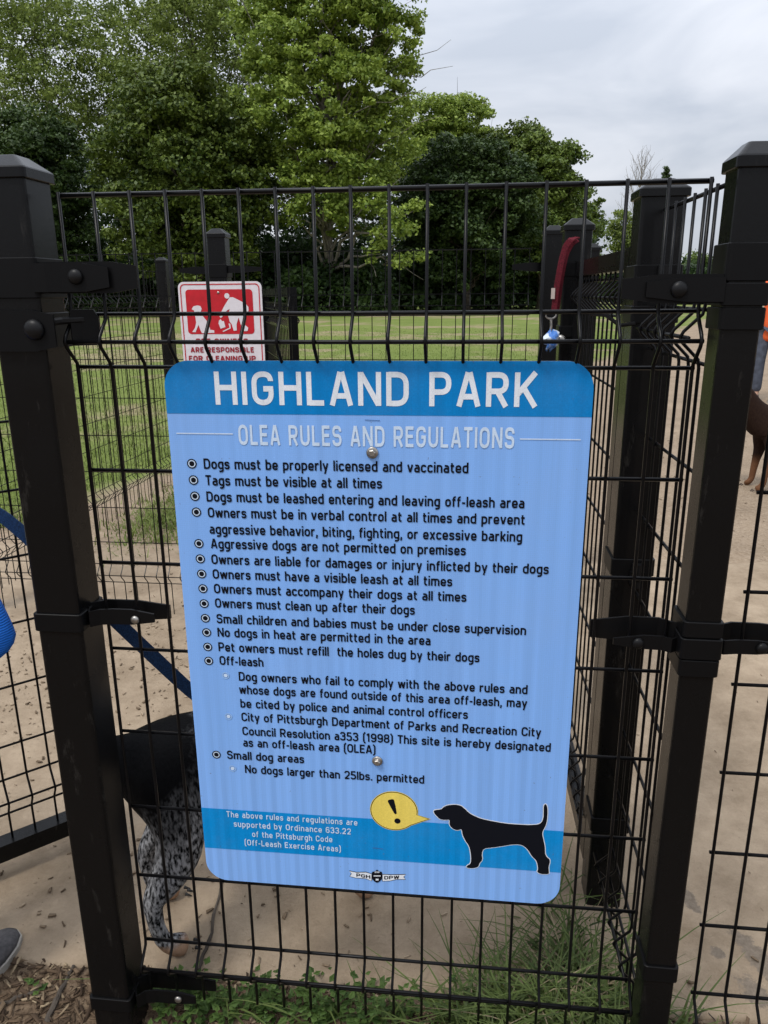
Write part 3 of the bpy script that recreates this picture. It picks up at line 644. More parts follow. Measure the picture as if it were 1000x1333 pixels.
# dog silhouette
DOG = [(408,108),(412,103),(440,100),(446,92),(462,84),(490,81),(515,85),(530,97),(548,115),(570,127),(600,139),(640,147),(690,156),(740,160),(790,162),(820,160),(834,152),(841,135),(842,110),(842,88),(846,80),(852,80),(857,95),(857,125),(853,155),(846,172),(838,185),(836,200),(842,225),(847,250),(847,275),(855,290),(866,297),(866,312),(861,325),(862,345),(863,356),(828,355),(815,345),(820,338),(818,318),(812,300),(795,285),(782,262),(765,245),(745,238),(715,239),(680,245),(640,251),(605,254),(597,275),(601,300),(588,313),(585,327),(562,333),(536,330),(540,322),(555,314),(556,290),(553,265),(548,245),(532,222),(522,200),(520,185),(516,177),(505,183),(490,180),(478,172),(470,160),(472,140),(455,142),(435,140),(425,132),(412,118)]
dpts = [sxz(430+x*.33, 1020+y*.33) for x, y in DOG]
dpts = [np.array(p) for p in dpts]
def chaikin(P):
    out = []
    for i in range(len(P)):
        a, b = P[i], P[(i+1) % len(P)]; out += [a*.75+b*.25, a*.25+b*.75]
    return out
dsm = chaikin(dpts)
def grow(P, k):
    out = []
    for i in range(len(P)):
        t = P[(i+1) % len(P)]-P[i-1]; t = t/np.linalg.norm(t); out.append(P[i]+k*np.array([-t[1], t[0]]))
    return out
flat('silhouette_outline', grow(dsm, .0013), .0009, M_WHITE); flat('dog_silhouette', dsm, .0013, M_INK)
# department crest
def cr(x, y): return sxz(430+x*.33, 1020+y*.33)
RB = [(75,343),(104,349),(140,348),(164,355),(164,383),(140,374),(100,371),(77,365),(84,354)]
RB2 = [(206,357),(235,358),(262,358),(298,357),(290,367),(297,377),(262,377),(235,383),(206,384)]
for pts in (RB, RB2):
    P = [np.array(cr(*p)) for p in pts]; rb = flat('crest_ribbon', grow(P, .0006), .0008, M_INK); flat('ribbon_face', [p for p in grow(P, -.0006)], .0011, M_WHITE)
shp = [(185,338),(192,344),(204,347),(206,360),(204,375),(195,385),(185,390),(175,385),(166,375),(163,360),(166,347),(178,344)]
flat('crest_shield', [cr(*p) for p in shp], .0013, M_INK)
mb = MB()
for a in range(3): 
    x = 176+a*7; mb.poly([s3(*cr(*p), .0016) for p in ((x, 350), (x+4, 350), (x+4, 344), (x, 344))])
mb.poly([s3(*cr(*p), .0016) for p in ((172, 364), (199, 364), (199, 360), (172, 360))]); mb.poly([s3(*cr(*p), .0016) for p in ((180, 380), (191, 380), (191, 373), (180, 373))])
mb.build('shield_tower', M_WHITE, S)
for s_, a, b in (('PGH', (104, 365), (158, 373)), ('DPW', (214, 376), (272, 374))):
    (x0, z0), (x1, z1) = cr(*a), cr(*b); text_mb(MB(), s_, s3, x0, x1, (z0, z1), .0068, 1.0, .0014, 1.6).build('ribbon_lettering', M_INK, S)
for px, py in ((485, 589), (491.5, 990)):
    x, z = sxz(px, py); p = (x, -.0014, SZ+z)
    b = MB().dome(p, (0, -1, 0), .0088, .0018, 20, 3, base=.001).build('bolt', M_BOLT, S, smooth=True)
    hexr = lambda r, y: [(x+r*math.cos(R(60*i+12)), y, SZ+z+r*math.sin(R(60*i+12))) for i in range(6)]
    MB().loft([hexr(.0055, -.004), hexr(.0055, -.0078), hexr(.0042, -.0088)]).build('bolt_head', M_BOLT, b)
for px, py, wd in ((485, 547, .022), (492, 1104, .018)):   # scratches left by the strapping
    x, z = sxz(px, py); MB().add([s3(x-wd/2, z, .0012), s3(x+wd/2, z-.0008, .0012), s3(x+wd/2, z+.0002, .0012), s3(x-wd/2, z+.0010, .0012)], [(0, 1, 2, 3)]).build('scratch', mat('scratch', (.05, .13, .33), .5), S)

# ------------------------------------------------------------------ the red and white notice
M_RED = mat('red_sheeting', (.50, .012, .022), .4, .4, noise=(40, .85, 1.1)); M_RW = mat('white_sign_sheeting', (.70, .66, .69), .4, .4, noise=(60, .92, 1.04)); M_DRED = mat('dark_red_ink', (.30, .012, .025), .5)
SY = 1.745
q0 = atY(231, 367, SY); q1 = atY(340, 367, SY); rw = (q1[0]-q0[0])/2; rcx = (q0[0]+q1[0])/2; rz1 = q0[2]; rh_ = rw*2*1.5
S2 = thing('responsibility_sign', (rcx, SY, rz1-rh_), 'red and white PET OWNERS ARE RESPONSIBLE sign on the far post behind the blue sign', 'sign')
def r3(x, z, l=0.0): return (rcx+x, SY-l, rz1+z)
def rflat(name, pts, lift, mt): return MB().poly([r3(x, z, lift) for x, z in pts]).build(name, mt, S2)
o = rounded(-rw, rw, -rh_, 0, .022); n = len(o); mb = MB()
mb.add([(rcx+x, SY+.004, rz1+z) for x, z in o]+[(rcx+x, SY, rz1+z) for x, z in o], [tuple(range(n)), tuple(range(2*n-1, n-1, -1))]+[(i, (i+1) % n, n+(i+1) % n, n+i) for i in range(n)]); mb.build('sign_plate', M_RW, S2)
def ringpoly(o1, o2, lift, name, mt):
    n = len(o1); MB().add([r3(x, z, lift) for x, z in o1]+[r3(x, z, lift) for x, z in o2], [(i, (i+1) % n, n+(i+1) % n, n+i) for i in range(n)]).build(name, mt, S2)
k1, k2 = .0075, .0112
ringpoly(rounded(-rw+k1, rw-k1, -rh_+k1, -k1, .0165), rounded(-rw+k2, rw-k2, -rh_+k2, -k2, .0135), .001, 'red_border', M_RED)
def rp_(cx, cy):   # from the enlarged crop (1000 px = 180 px of the photo)
    p = atY(220+cx*.18, 350+cy*.18, SY); return p[0]-rcx, p[2]-rz1
a, b = rp_(117, 150), rp_(612, 470); rflat('red_field', rounded(a[0], b[0]+.004, b[1], a[1], .013), .001, M_RED)
M_GW = M_RW
mb = MB(); disc(mb, rp_(420, 195), 0, .0096, r3, .002, 24)
for pts in ([(440,205),(465,205),(520,232),(560,255),(575,275),(578,300),(560,330),(545,400),(575,425),(570,448),(545,450),(520,400),(505,350),(490,400),(492,445),(470,448),(455,400),(440,380),(430,340),(440,290),(420,300),(400,330),(378,355),(367,345),(380,310),(400,270)],
            [(362,375),(375,362),(385,378),(398,376),(410,420),(375,432),(360,395)], [(388,450),(440,425),(432,395),(445,395),(448,430),(395,455)],
            [(165,292),(178,270),(205,264),(228,268),(238,288),(230,315),(238,330),(262,360),(290,395),(300,440),(328,444),(330,462),(240,464),(228,440),(215,405),(200,440),(195,458),(170,456),(190,425),(198,390),(192,345),(185,320),(182,300)]):
    mb.poly([r3(*rp_(*p), .002) for p in pts])
mb.build('pictogram', M_GW, S2)
mb = MB(); A_, B_ = rp_(240, 327), rp_(372, 327); mb.poly([r3(A_[0], A_[1]-.0006, .0021), r3(B_[0], B_[1]-.0006, .0021), r3(B_[0], B_[1]+.0006, .0021), r3(A_[0], A_[1]+.0006, .0021)]); mb.build('pictogram_leash', M_GW, S2)
for s_, x0, x1, zb_, hh in (('PET OWNERS', 200, 572, 541, .0185), ('ARE RESPONSIBLE', 160, 616, 603, .0185), ('FOR CLEANING UP', 148, 628, 665, .0185)):
    A_, B_ = rp_(x0, zb_), rp_(x1, zb_); text_mb(MB(), s_, r3, A_[0], B_[0], (A_[1]+B_[1])/2, hh, 1.15, .0015, 2.0).build('text_line', M_DRED, S2)
p = rp_(357, 172); MB().dome(r3(p[0], p[1], .001), (0, -1, 0), .005, .003, 10, 3).build('bolt', M_BOLT, S2)
MB().box((rcx-.02, SY+.0045, rz1-.40), (rcx+.02, SY+.022, rz1-.02)).build('mounting_strap', M_POST, S2)

# ------------------------------------------------------------------ leaves, trees, woodland
def leaf_mat(name, dark, light, trans=.35, nscale=.45):
    M = bpy.data.materials.new(name); M.use_nodes = True; t = M.node_tree; N = t.nodes.new; K = t.links.new; b = t.nodes['Principled BSDF']; out = t.nodes['Material Output']
    b.inputs['Roughness'].default_value = .5; b.inputs['Specular IOR Level'].default_value = .25
    ge = N('ShaderNodeNewGeometry'); c = N('ShaderNodeTexCoord'); n = N('ShaderNodeTexNoise'); n.inputs['Scale'].default_value = nscale; n.inputs['Detail'].default_value = 4; K(c.outputs['Object'], n.inputs['Vector'])
    m1 = N('ShaderNodeMath'); m1.operation = 'MULTIPLY_ADD'; K(ge.outputs['Random Per Island'], m1.inputs[0]); m1.inputs[1].default_value = .55; K(n.outputs['Fac'], m1.inputs[2])
    r = N('ShaderNodeValToRGB'); r.color_ramp.elements[0].position = .38; r.color_ramp.elements[0].color = (*dark, 1); r.color_ramp.elements[1].position = 1.05 if False else 1.0; r.color_ramp.elements[1].color = (*light, 1); K(m1.outputs[0], r.inputs['Fac']); K(r.outputs[0], b.inputs['Base Color'])
    tr = N('ShaderNodeBsdfTranslucent'); K(r.outputs[0], tr.inputs['Color']); mx_ = N('ShaderNodeMixShader'); mx_.inputs[0].default_value = trans; K(b.outputs[0], mx_.inputs[1]); K(tr.outputs[0], mx_.inputs[2]); K(mx_.outputs[0], out.inputs['Surface'])
    return M
LM = dict(dark=leaf_mat('dark_maple_leaves', (.018, .042, .008), (.13, .175, .03), .2), deep=leaf_mat('deep_green_leaves', (.015, .036, .010), (.062, .10, .024), .18),
          light=leaf_mat('pale_green_leaves', (.075, .12, .024), (.24, .30, .07)), bright=leaf_mat('bright_sycamore_leaves', (.075, .135, .020), (.30, .385, .07), .3),
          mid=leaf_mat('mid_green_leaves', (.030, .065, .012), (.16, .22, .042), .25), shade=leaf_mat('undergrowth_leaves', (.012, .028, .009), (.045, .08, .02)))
M_BARK = mat('grey_bark', (.075, .062, .05), .9, .2, noise=(6, .5, 1.6, 8), bump=(12, .8, .05))
M_PALEBARK = mat('pale_bark', (.20, .18, .15), .9, .2, noise=(4, .6, 1.4, 8), bump=(12, .6, .04))
def leaves(C, Rd, per, ln, wd, up=.5, rg=None, flat_=.75):
    rg = rg or rng; n = len(C)*per
    c = np.repeat(C, per, 0); rd = np.repeat(Rd, per)
    d = rg.normal(size=(n, 3)); d /= np.linalg.norm(d, axis=1)[:, None]
    p = c + d*(rd*rg.random(n)**.45)[:, None]*np.array([1, 1, flat_])
    nn = rg.normal(size=(n, 3)) + d*.7 + np.array([0, 0, up]); nn /= np.linalg.norm(nn, axis=1)[:, None]
    a = np.cross(nn, rg.normal(size=(n, 3))); a /= np.linalg.norm(a, axis=1)[:, None]; b = np.cross(nn, a)
    s = (.65+.7*rg.random(n))[:, None]
    V = np.stack([p-a*ln*s, p+b*wd*s, p+a*ln*s, p-b*wd*s], 1).reshape(-1, 3)
    return V, np.arange(n*4).reshape(n, 4)
def limb(mb, a, b, r0, r1, n=6, seg=6, wob=.05):
    a = np.array(a, float); b = np.array(b, float); ln = np.linalg.norm(b-a); P = []
    for k in range(seg+1):
        t = k/seg; P.append(a+(b-a)*t + (rng.normal(size=3)*wob*ln*math.sin(math.pi*t)) + np.array([0, 0, .06*ln*math.sin(math.pi*t)]))
    mb.tube(P, [r0+(r1-r0)*k/seg for k in range(seg+1)], n)
def tree(px, top, hw, y, kind, label, n, name='broadleaf_tree', extra=(), low=.22, bark=None, seed=1, clump=.66, per=100, sparse=1.0, trunk_r=.3, lobes=16, group='trees along the edge of the field', leaf=(.115, .078)):
    rg = np.random.default_rng(seed); x = atY(px, 393, y)[0]; bz = float(ground_z(x, y)); H = atY(px, top, y)[2]-bz
    dep = np.dot(np.array([x, y, 2])-CAM, _f); w_ = hw*dep/F_PX
    t = thing(name, (x, y, bz-.1), label, 'tree', group)
    cz = bz+H*(low+1)/2; rz = H*(1-low)/2
    Ls = [((x, y, cz), (w_*.62, w_*.62, rz*.72))]
    for k in range(lobes):
        th = 2*math.pi*(k*.618+rg.random()*.15); v = -0.92+1.84*((k+.5)/lobes); rr = math.sqrt(max(0, 1-v*v))
        sz = .36+.16*rg.random(); wid = 1.0 if v < .1 else 1-.1*v
        Ls.append(((x+math.cos(th)*w_*(1-sz)*max(rr, .35)*wid, y+math.sin(th)*w_*(1-sz)*max(rr, .35)*wid, cz+v*rz*(1-sz*.55)), (w_*sz, w_*sz, max(w_*sz*.75, rz*.2))))
    for (ex, ey, er, dy) in extra:
        q = atY(ex, ey, y+dy); Ls.append((tuple(q), (er, er, er*.8)))
    vol = np.array([(l[1][0]*l[1][2]) for l in Ls]); nc = max(30, n//per); cnt = np.maximum(2, (nc*vol/vol.sum()).astype(int)); Cs = []
    for (c, r3_), k in zip(Ls, cnt):
        d = rg.normal(size=(k, 3)); d /= np.linalg.norm(d, axis=1)[:, None]; d[:, 2] = np.where(d[:, 2] < -.55, -d[:, 2], d[:, 2])
        Cs.append(np.array(c)+d*np.array(r3_)*(.62+.42*rg.random(k))[:, None])
    Cs = np.concatenate(Cs); Rd = clump*(.6+.8*rg.random(len(Cs)))*sparse
    V, Q = leaves(Cs, Rd, per, leaf[0], leaf[1], up=1.1, rg=rg, flat_=.55)
    fast_mesh('crown', V, Q, LM[kind], t)
    mb = MB(); P = [np.array([x, y, bz-.1])]
    for k in range(1, 8):
        P.append(np.array([x, y, bz+H*.82*k/7]) + rg.normal(size=3)*np.array([.12, .12, 0])*H*.03*k)
    mb.tube(P, [trunk_r*(1.35 if k == 0 else 1-.85*k/7.5) for k in range(8)], 8)
    for k, (c, r3_) in enumerate(Ls[1:]):
        i = min(6, 1+int(5*max(0, min(1, (c[2]-bz)/H-.15))))
        limb(mb, P[i], np.array(c), trunk_r*.34, trunk_r*.06, wob=.06)
        for q in range(2): limb(mb, np.array(c)*.7+P[i]*.3, np.array(c)+rg.normal(size=3)*r3_[0]*.7, trunk_r*.13, trunk_r*.03, 4, 4)
    mb.build('trunk', bark or M_BARK, t, smooth=True)
    return t
tree(430, -95, 122, 48, 'bright', 'tall bright green tree overhanging the middle, its pale boughs hanging low over the fence', 92000, clump=.6, per=80, bark=M_PALEBARK, seed=3, low=.12, trunk_r=.34,
     extra=((505, 10, 2.2, 0), (515, 50, 1.9, 0), (532, 95, 1.1, 0), (505, 130, 1.3, 0), (490, 175, 1.6, 0), (350, 20, 2.2, 0), (400, -10, 2.4, 0), (470, 262, 1.8, -3), (522, 290, 1.5, -3.5), (500, 330, 1.1, -3.5), (420, 268, 1.5, -3), (532, 340, .9, -3.5), (440, 200, 1.7, -2), (390, 235, 1.5, -3), (395, 285, 1.0, -3.5)), lobes=22)
tree(255, 72, 118, 45, 'dark', 'broad dense dark maple left of centre, in front of the taller pale trees', 120000, seed=5, low=.04, lobes=26, clump=.7, group=None)
tree(45, 128, 112, 47, 'deep', 'rounded blue green dark tree at the left edge above the left post', 80000, seed=8, low=.04, lobes=22, clump=.7)
tree(80, -75, 150, 62, 'light', 'tall thin yellowish tree with sky showing through, at the far left', 52000, seed=11, low=.25, lobes=18, clump=.9, per=50, trunk_r=.25)
tree(270, -70, 140, 64, 'light', 'tall pale tree rising behind the dark maple', 64000, seed=13, low=.3, lobes=18, clump=.9, per=55, trunk_r=.28)
tree(578, 108, 82, 63, 'bright', 'domed pale green tree right of the tall bright one', 60000, seed=17, low=.3, lobes=14, clump=.7)
tree(606, 165, 98, 54, 'deep', 'wide dark green tree right of centre over the fence', 95000, seed=19, low=.03, lobes=24, clump=.65)
tree(704, 160, 56, 57, 'mid', 'rounded mid green tree with ragged top at the right end of the wood', 56000, seed=23, low=.08, lobes=18, clump=.6)
tree(660, 142, 74, 60, 'dark', 'dark tree wedged between the wide dark one and the ragged one', 56000, seed=24, low=.1, lobes=14, clump=.65)
tree(748, 232, 40, 62, 'mid', 'small light tree stepping down at the right end of the wood', 16000, seed=29, low=.05, lobes=12, clump=.55, trunk_r=.16)
tree(806, 262, 30, 82, 'light', 'thin pale bushy tree under the bare tree', 9000, seed=31, low=.02, lobes=10, clump=.8, per=45, trunk_r=.14)
tree(905, 322, 30, 85, 'mid', 'low green tree seen between the two right hand posts', 8000, seed=37, low=.0, lobes=8, clump=.8, per=45, trunk_r=.12)
tree(960, 318, 34, 88, 'light', 'low pale tree half hidden by the right corner post', 8000, seed=41, low=.0, lobes=8, clump=.8, per=45, trunk_r=.12)
# shaded undergrowth: one bush, copied
def bush_mesh():
    rg = np.random.default_rng(51); d = rg.normal(size=(150, 3)); d /= np.linalg.norm(d, axis=1)[:, None]; d[:, 2] = abs(d[:, 2])
    C_ = d*np.array([3.1, 2.2, 3.6])*(.55+.45*rg.random(150))[:, None] + np.array([0, 0, .3])
    return leaves(C_, .7*(.6+.8*rg.random(150)), 60, .15, .10, rg=rg)
for i, (px, y, s) in enumerate(((-40, 51, 1.0), (60, 53, 1.25), (150, 50, 1.1), (225, 52, 1.25), (320, 50, 1.2), (385, 51, 1.3), (455, 52, 1.25), (540, 55, 1.35), (610, 57, 1.1), (680, 60, 1.25), (735, 64, 1.0), (412, 47, .95), (470, 48, .9))):
    x = atY(px, 393, y)[0]; z = float(ground_z(x, y))-.1
    lab = ['leafy dark bush %s' % k for k in ('beyond the left post', 'under the blue green tree', 'under the left side of the maple', 'beneath the middle of the dark maple', 'between maple and bright tree', 'under the pale boughs, left part', 'under the pale boughs, right part', 'under the wide dark tree', 'beyond the far back fence middle', 'beside the small post on the right', 'under the small light tree', 'hiding the foot of the bright tree', 'just right of the bright tree foot')][i]
    if i == 0:
        t0_ = thing('understory_bush', (x, y, z), lab, 'bush', 'bushes in the shade of the wood'); ORG[t0_.name] = (0, 0, 0)
        V, Q = bush_mesh(); c0_ = fast_mesh('foliage', V, Q, LM['shade'], t0_)
        st = MB(); [limb(st, (0, 0, 0), (math.cos(a)*1.6, math.sin(a)*1.2, 2.6), .07, .015, 5, 4) for a in (0, 1.3, 2.6, 3.9, 5.2)]; st0_ = st.build('stem', M_BARK, t0_)
        t0_.scale = (s,)*3
    else:
        t = t0_.copy(); COL.objects.link(t); t.location = (x, y, z); t.scale = (s, s, s*random.uniform(.85, 1.1)); t.rotation_euler = (0, 0, random.uniform(0, 6.28)); t['label'] = lab
        for ch in (c0_, st0_):
            c = ch.copy(); COL.objects.link(c); c.parent = t
rg = np.random.default_rng(61); nC = 2300
pxs = rg.uniform(-260, 1030, nC); ys = rg.uniform(72, 80, nC); C_ = np.array([[atY(p, 393, y)[0], y, .9+rg.random()**1.5*(14 if p < 560 else 7 if p < 770 else 2.2)] for p, y in zip(pxs, ys)])
V, Q = leaves(C_, 1.2*(.6+.8*rg.random(nC)), 55, .22, .15, rg=rg)
tag(fast_mesh('far_wood', V, Q, LM['shade']), 'dark mass of woodland showing between the nearer trees', 'woodland', kind='stuff')
# bare tree, conifer, hill
def bare_tree(px, top, y):
    x = atY(px, 393, y)[0]; bz = float(ground_z(x, y)); H = atY(px, top, y)[2]-bz
    t = thing('bare_tree', (x, y, bz-.1), 'leafless pale grey tree against the sky, left of the little conifer', 'tree'); mb = MB(); tw = MB(); rg = np.random.default_rng(4)
    mb.tube([(x, y, bz-.1), (x+.1, y, bz+H*.3), (x-.1, y, bz+H*.6), (x+.05, y, bz+H*.97)], [.2, .14, .08, .02], 6)
    for k in range(30):
        z = bz+H*(.3+.62*k/30); th = k*2.4; ln = H*(.34-.22*k/30); e = np.array([x+math.cos(th)*ln*.5, y+math.sin(th)*ln*.5, z+ln*.95])
        limb(mb, (x, y, z), e, .055, .012, 4, 4)
        for q in range(6):
            s_ = np.array([x, y, z])*(1-(.35+.1*q))+e*(.35+.1*q); limb(tw, s_, s_+np.array([rg.normal()*.5, rg.normal()*.5, .9+rg.random()*.6])*ln*.32, .02, .008, 3, 3)
    mb.build('trunk', M_PALEBARK, t); tw.build('twigs', M_PALEBARK, t)
bare_tree(822, 198, 110)
def conifer(px, top, y):
    x = atY(px, 393, y)[0]; bz = float(ground_z(x, y)); H = atY(px, top, y)[2]-bz; t = thing('conifer', (x, y, bz-.1), 'small dark conifer tip rising beside the bare tree', 'tree')
    rg = np.random.default_rng(9); C_ = []
    for k in range(60):
        f = k/60; w_ = (1-f)*2.6+.15; th = k*2.4; nq = 4
        for q in range(nq): C_.append([x+math.cos(th)*w_*(q+1)/nq*(.7+.5*rg.random()), y+math.sin(th)*w_*(q+1)/nq, bz+H*(.12+.88*f)+.12*q])
    V, Q = leaves(np.array(C_), np.full(len(C_), .42), 40, .16, .05, rg=rg, flat_=.4); fast_mesh('crown', V, Q, LM['deep'], t)
    MB().tube([(x, y, bz-.1), (x, y, bz+H*.97)], [.16, .02], 6).build('trunk', M_BARK, t)
conifer(853, 219, 115)
M_HILL = mat('wooded_hill', (.075, .115, .085), .95, .1, noise=(.03, .75, 1.25, 8))
hx = np.linspace(-300, 1500, 120); hyv = np.array([620, 700, 760, 860, 1000, 1250]); hp = np.array([0, .45, .8, 1.0, .9, 0])
HX, HY = np.meshgrid(hx, hyv); HZ = hp[:, None]*(92*np.exp(-((hx-640)/330)**2)+4*np.sin(hx/47)+2*np.sin(hx/19+1))[None, :]*smooth01((hx-150)/80)[None, :] - 4
idx = np.arange(HX.size).reshape(HX.shape); tag(fast_mesh('hills', np.stack([HX, HY, HZ], -1).reshape(-1, 3), np.stack([idx[:-1, :-1], idx[:-1, 1:], idx[1:, 1:], idx[1:, :-1]], -1).reshape(-1, 4), M_HILL, smooth=True), kind='structure')

# ------------------------------------------------------------------ grass, weeds, chips
GM = leaf_mat('grass_blades', (.065, .105, .015), (.22, .27, .07), .3, 3.0); GM2 = leaf_mat('fence_grass', (.028, .050, .010), (.115, .155, .042), .25, 9.0); WM = leaf_mat('weed_leaves', (.032, .070, .014), (.10, .165, .04), .35, 12.0)
def blades(n, xy, hmin, hmax, wd, lean, seg, rg):
    x, y = xy; z = ground_z(x, y)-.01; h = hmin+(hmax-hmin)*rg.random(n)**1.6; th = rg.random(n)*2*math.pi; ln = h*lean*(.2+rg.random(n)); bend = rg.random(n)*.8+.6
    sx, sy = -np.sin(th), np.cos(th); Vs = []
    for k in range(seg+1):
        t = k/seg; hh = h*(t - .35*bend*t**2.4*lean); o_ = ln*t**1.8; w2 = wd*(1-t**1.6)*.5+.0003
        cx, cy, cz_ = x+np.cos(th)*o_, y+np.sin(th)*o_, z+hh
        Vs.append(np.stack([np.stack([cx-sx*w2, cy-sy*w2, cz_], -1), np.stack([cx+sx*w2, cy+sy*w2, cz_], -1)], 1))
    V = np.stack(Vs, 1).reshape(-1, 3); per = 2*(seg+1); b0 = (np.arange(n)*per)[:, None, None]
    q = np.array([[2*k, 2*k+1, 2*k+3, 2*k+2] for k in range(seg)])[None]; return V, (b0+q).reshape(-1, 4)
rg = np.random.default_rng(71)
# lawn beyond the pen: more blades where it is near
n = 150000; d_ = 3.2+26*rg.random(n)**1.9; pxx = rg.uniform(-60, 1000, n); dirx = np.array([ray(0, 400), ray(1000, 400)]); fr = pxx/1000
dx = dirx[0][0]*(1-fr)+dirx[1][0]*fr; dy = dirx[0][1]*(1-fr)+dirx[1][1]*fr; x = CAM[0]+dx/dy*d_; y = CAM[1]+d_
wob = .6*vnoise(x, y, .9)+.35*vnoise(x, y, 2.6)
keep = ((.45*y+wob-1.5*(x+2.15) > 2.15) | (y+1.4*wob-2.6*np.maximum(x, 0) > 7.6)) & (y > 2.0); x, y = x[keep], y[keep]
V, Q = blades(len(x), (x, y), .03, .10, .007, .9, 2, rg); tag(fast_mesh('lawn_grass', V, Q, GM), 'mown green grass of the dog run beyond the pen', 'grass', kind='stuff')
n = 5200; cl = rg.normal(size=(n, 2))*np.array([.16, .42])+np.array([-1.66, 3.55]); kp = rg.random(n) < .8+.3*vnoise(cl[:, 0], cl[:, 1], 6); cl = cl[kp]
V, Q = blades(len(cl), (cl[:, 0], cl[:, 1]), .03, .11, .007, .9, 3, rg); tag(fast_mesh('pen_grass_patch', V, Q, GM), 'ragged patch of green grass on the dirt beside the left side fence', 'grass', kind='stuff')
# long grass at the foot of the sign panel, on the right
pts = []
for (cx, cy, sx_, sy_, k) in ((.40, .13, .05, .07, 420), (.31, .10, .06, .05, 420), (.22, .06, .06, .03, 230), (.10, .045, .10, .02, 60), (-.10, .04, .16, .02, 40), (.36, .27, .04, .06, 130), (.53, .05, .03, .03, 40), (.30, .0, .12, .03, 170)):
    pts.append(rg.normal(size=(k, 2))*np.array([sx_, sy_])+np.array([cx, cy]))
pts = np.concatenate(pts); V, Q = blades(len(pts), (pts[:, 0], pts[:, 1]), .04, .19, .0052, 1.35, 5, rg)
tag(fast_mesh('long_grass', V, Q, GM2, smooth=True), 'long uncut grass growing at the foot of the sign panel', 'grass', kind='stuff')
pts = rg.normal(size=(170, 2))*np.array([.07, .06])+np.array([.36, .12]); V, Q = blades(len(pts), (pts[:, 0], pts[:, 1]), .06, .17, .0035, 1.5, 5, rg)
tag(fast_mesh('dry_grass', V, Q, leaf_mat('dry_straw', (.16, .125, .07), (.34, .28, .17), .2, 9), smooth=True), 'dry straw coloured grass among the green tufts', 'grass', kind='stuff')
# low leafy weeds
Vw, Qw, off = [], [], 0
for i in range(115):
    px_ = rg.normal(-.14, .17) if i < 92 else rg.normal(-.38, .04); py_ = rg.normal(.045, .03); h = rg.uniform(.02, .085); z0 = float(ground_z(px_, py_)); k = rg.integers(5, 10)
    for q in range(k):
        t = (q+1)/k; th = q*2.4+rg.random(); l = rg.uniform(.012, .026)*(1.2-.5*t); wv = l*.36; c = np.array([px_+rg.normal()*.006, py_+rg.normal()*.006, z0+h*t])
        a = np.array([math.cos(th), math.sin(th), rg.uniform(-.1, .5)]); a /= np.linalg.norm(a); s_ = np.array([-math.sin(th), math.cos(th), 0]); u = np.cross(a, s_)*-1
        P = [c, c+a*l*.45+s_*wv+u*.002, c+a*l, c+a*l*.45-s_*wv+u*.002, c+a*l*.5-u*.0015]
        Vw += P; Qw += [[off, off+4, off+2, off+1], [off, off+3, off+2, off+4]]; off += 5
tag(fast_mesh('leafy_weeds', np.array(Vw), np.array(Qw), WM), 'low leafy green weeds along the foot of the sign panel', 'weeds', kind='stuff')
bp = thing('broadleaf_plant', (.205, .045, -.02), 'rounded pale green broad leaf plant standing at the foot of the panel', 'plant')
for k, (th, l, tl) in enumerate(((1.2, .075, .9), (2.9, .06, .5), (5.0, .055, .45), (.1, .05, .4))):
    mb = MB(); c = np.array([.205, .045, -.02]); a = np.array([math.cos(th)*math.cos(tl), math.sin(th)*math.cos(tl), math.sin(tl)]); s_ = np.array([-math.sin(th), math.cos(th), 0]); rows = []
    for i in range(9):
        t = i/8; w2 = .030*(l/.075)*math.sin(math.pi*min(1, t*.93+.03))**.75; ctr = c+a*l*t*1.25-np.array([0, 0, .02*t*t]); rows.append([ctr+s_*w2*v+np.array([0, 0, .010*abs(v)]) for v in (-1, -.5, 0, .5, 1)])
    V = np.array(rows).reshape(-1, 3); mb.add(V, [(5*i+j, 5*i+j+1, 5*i+j+6, 5*i+j+5) for i in range(8) for j in range(4)]); mb.build('leaf', WM, bp, smooth=True)
# wood chips and litter
CHM = bpy.data.materials.new('chip_wood'); CHM.use_nodes = True; t = CHM.node_tree; b = t.nodes['Principled BSDF']; b.inputs['Roughness'].default_value = .9; b.inputs['Specular IOR Level'].default_value = .15
ge = t.nodes.new('ShaderNodeNewGeometry'); r = t.nodes.new('ShaderNodeValToRGB'); r.color_ramp.elements[0].color = (.05, .033, .022, 1); r.color_ramp.elements[1].color = (.36, .28, .18, 1); e = r.color_ramp.elements.new(.78); e.color = (.135, .092, .058, 1)
t.links.new(ge.outputs['Random Per Island'], r.inputs['Fac']); t.links.new(r.outputs[0], b.inputs['Base Color'])
CHM2 = CHM.copy(); CHM2.name = 'litter'; e_ = [n for n in CHM2.node_tree.nodes if n.type == 'VALTORGB'][0].color_ramp.elements
for k_, q_ in enumerate(((.10, .07, .045), (.25, .185, .125), (.43, .34, .24))): e_[k_].color = (*q_, 1)
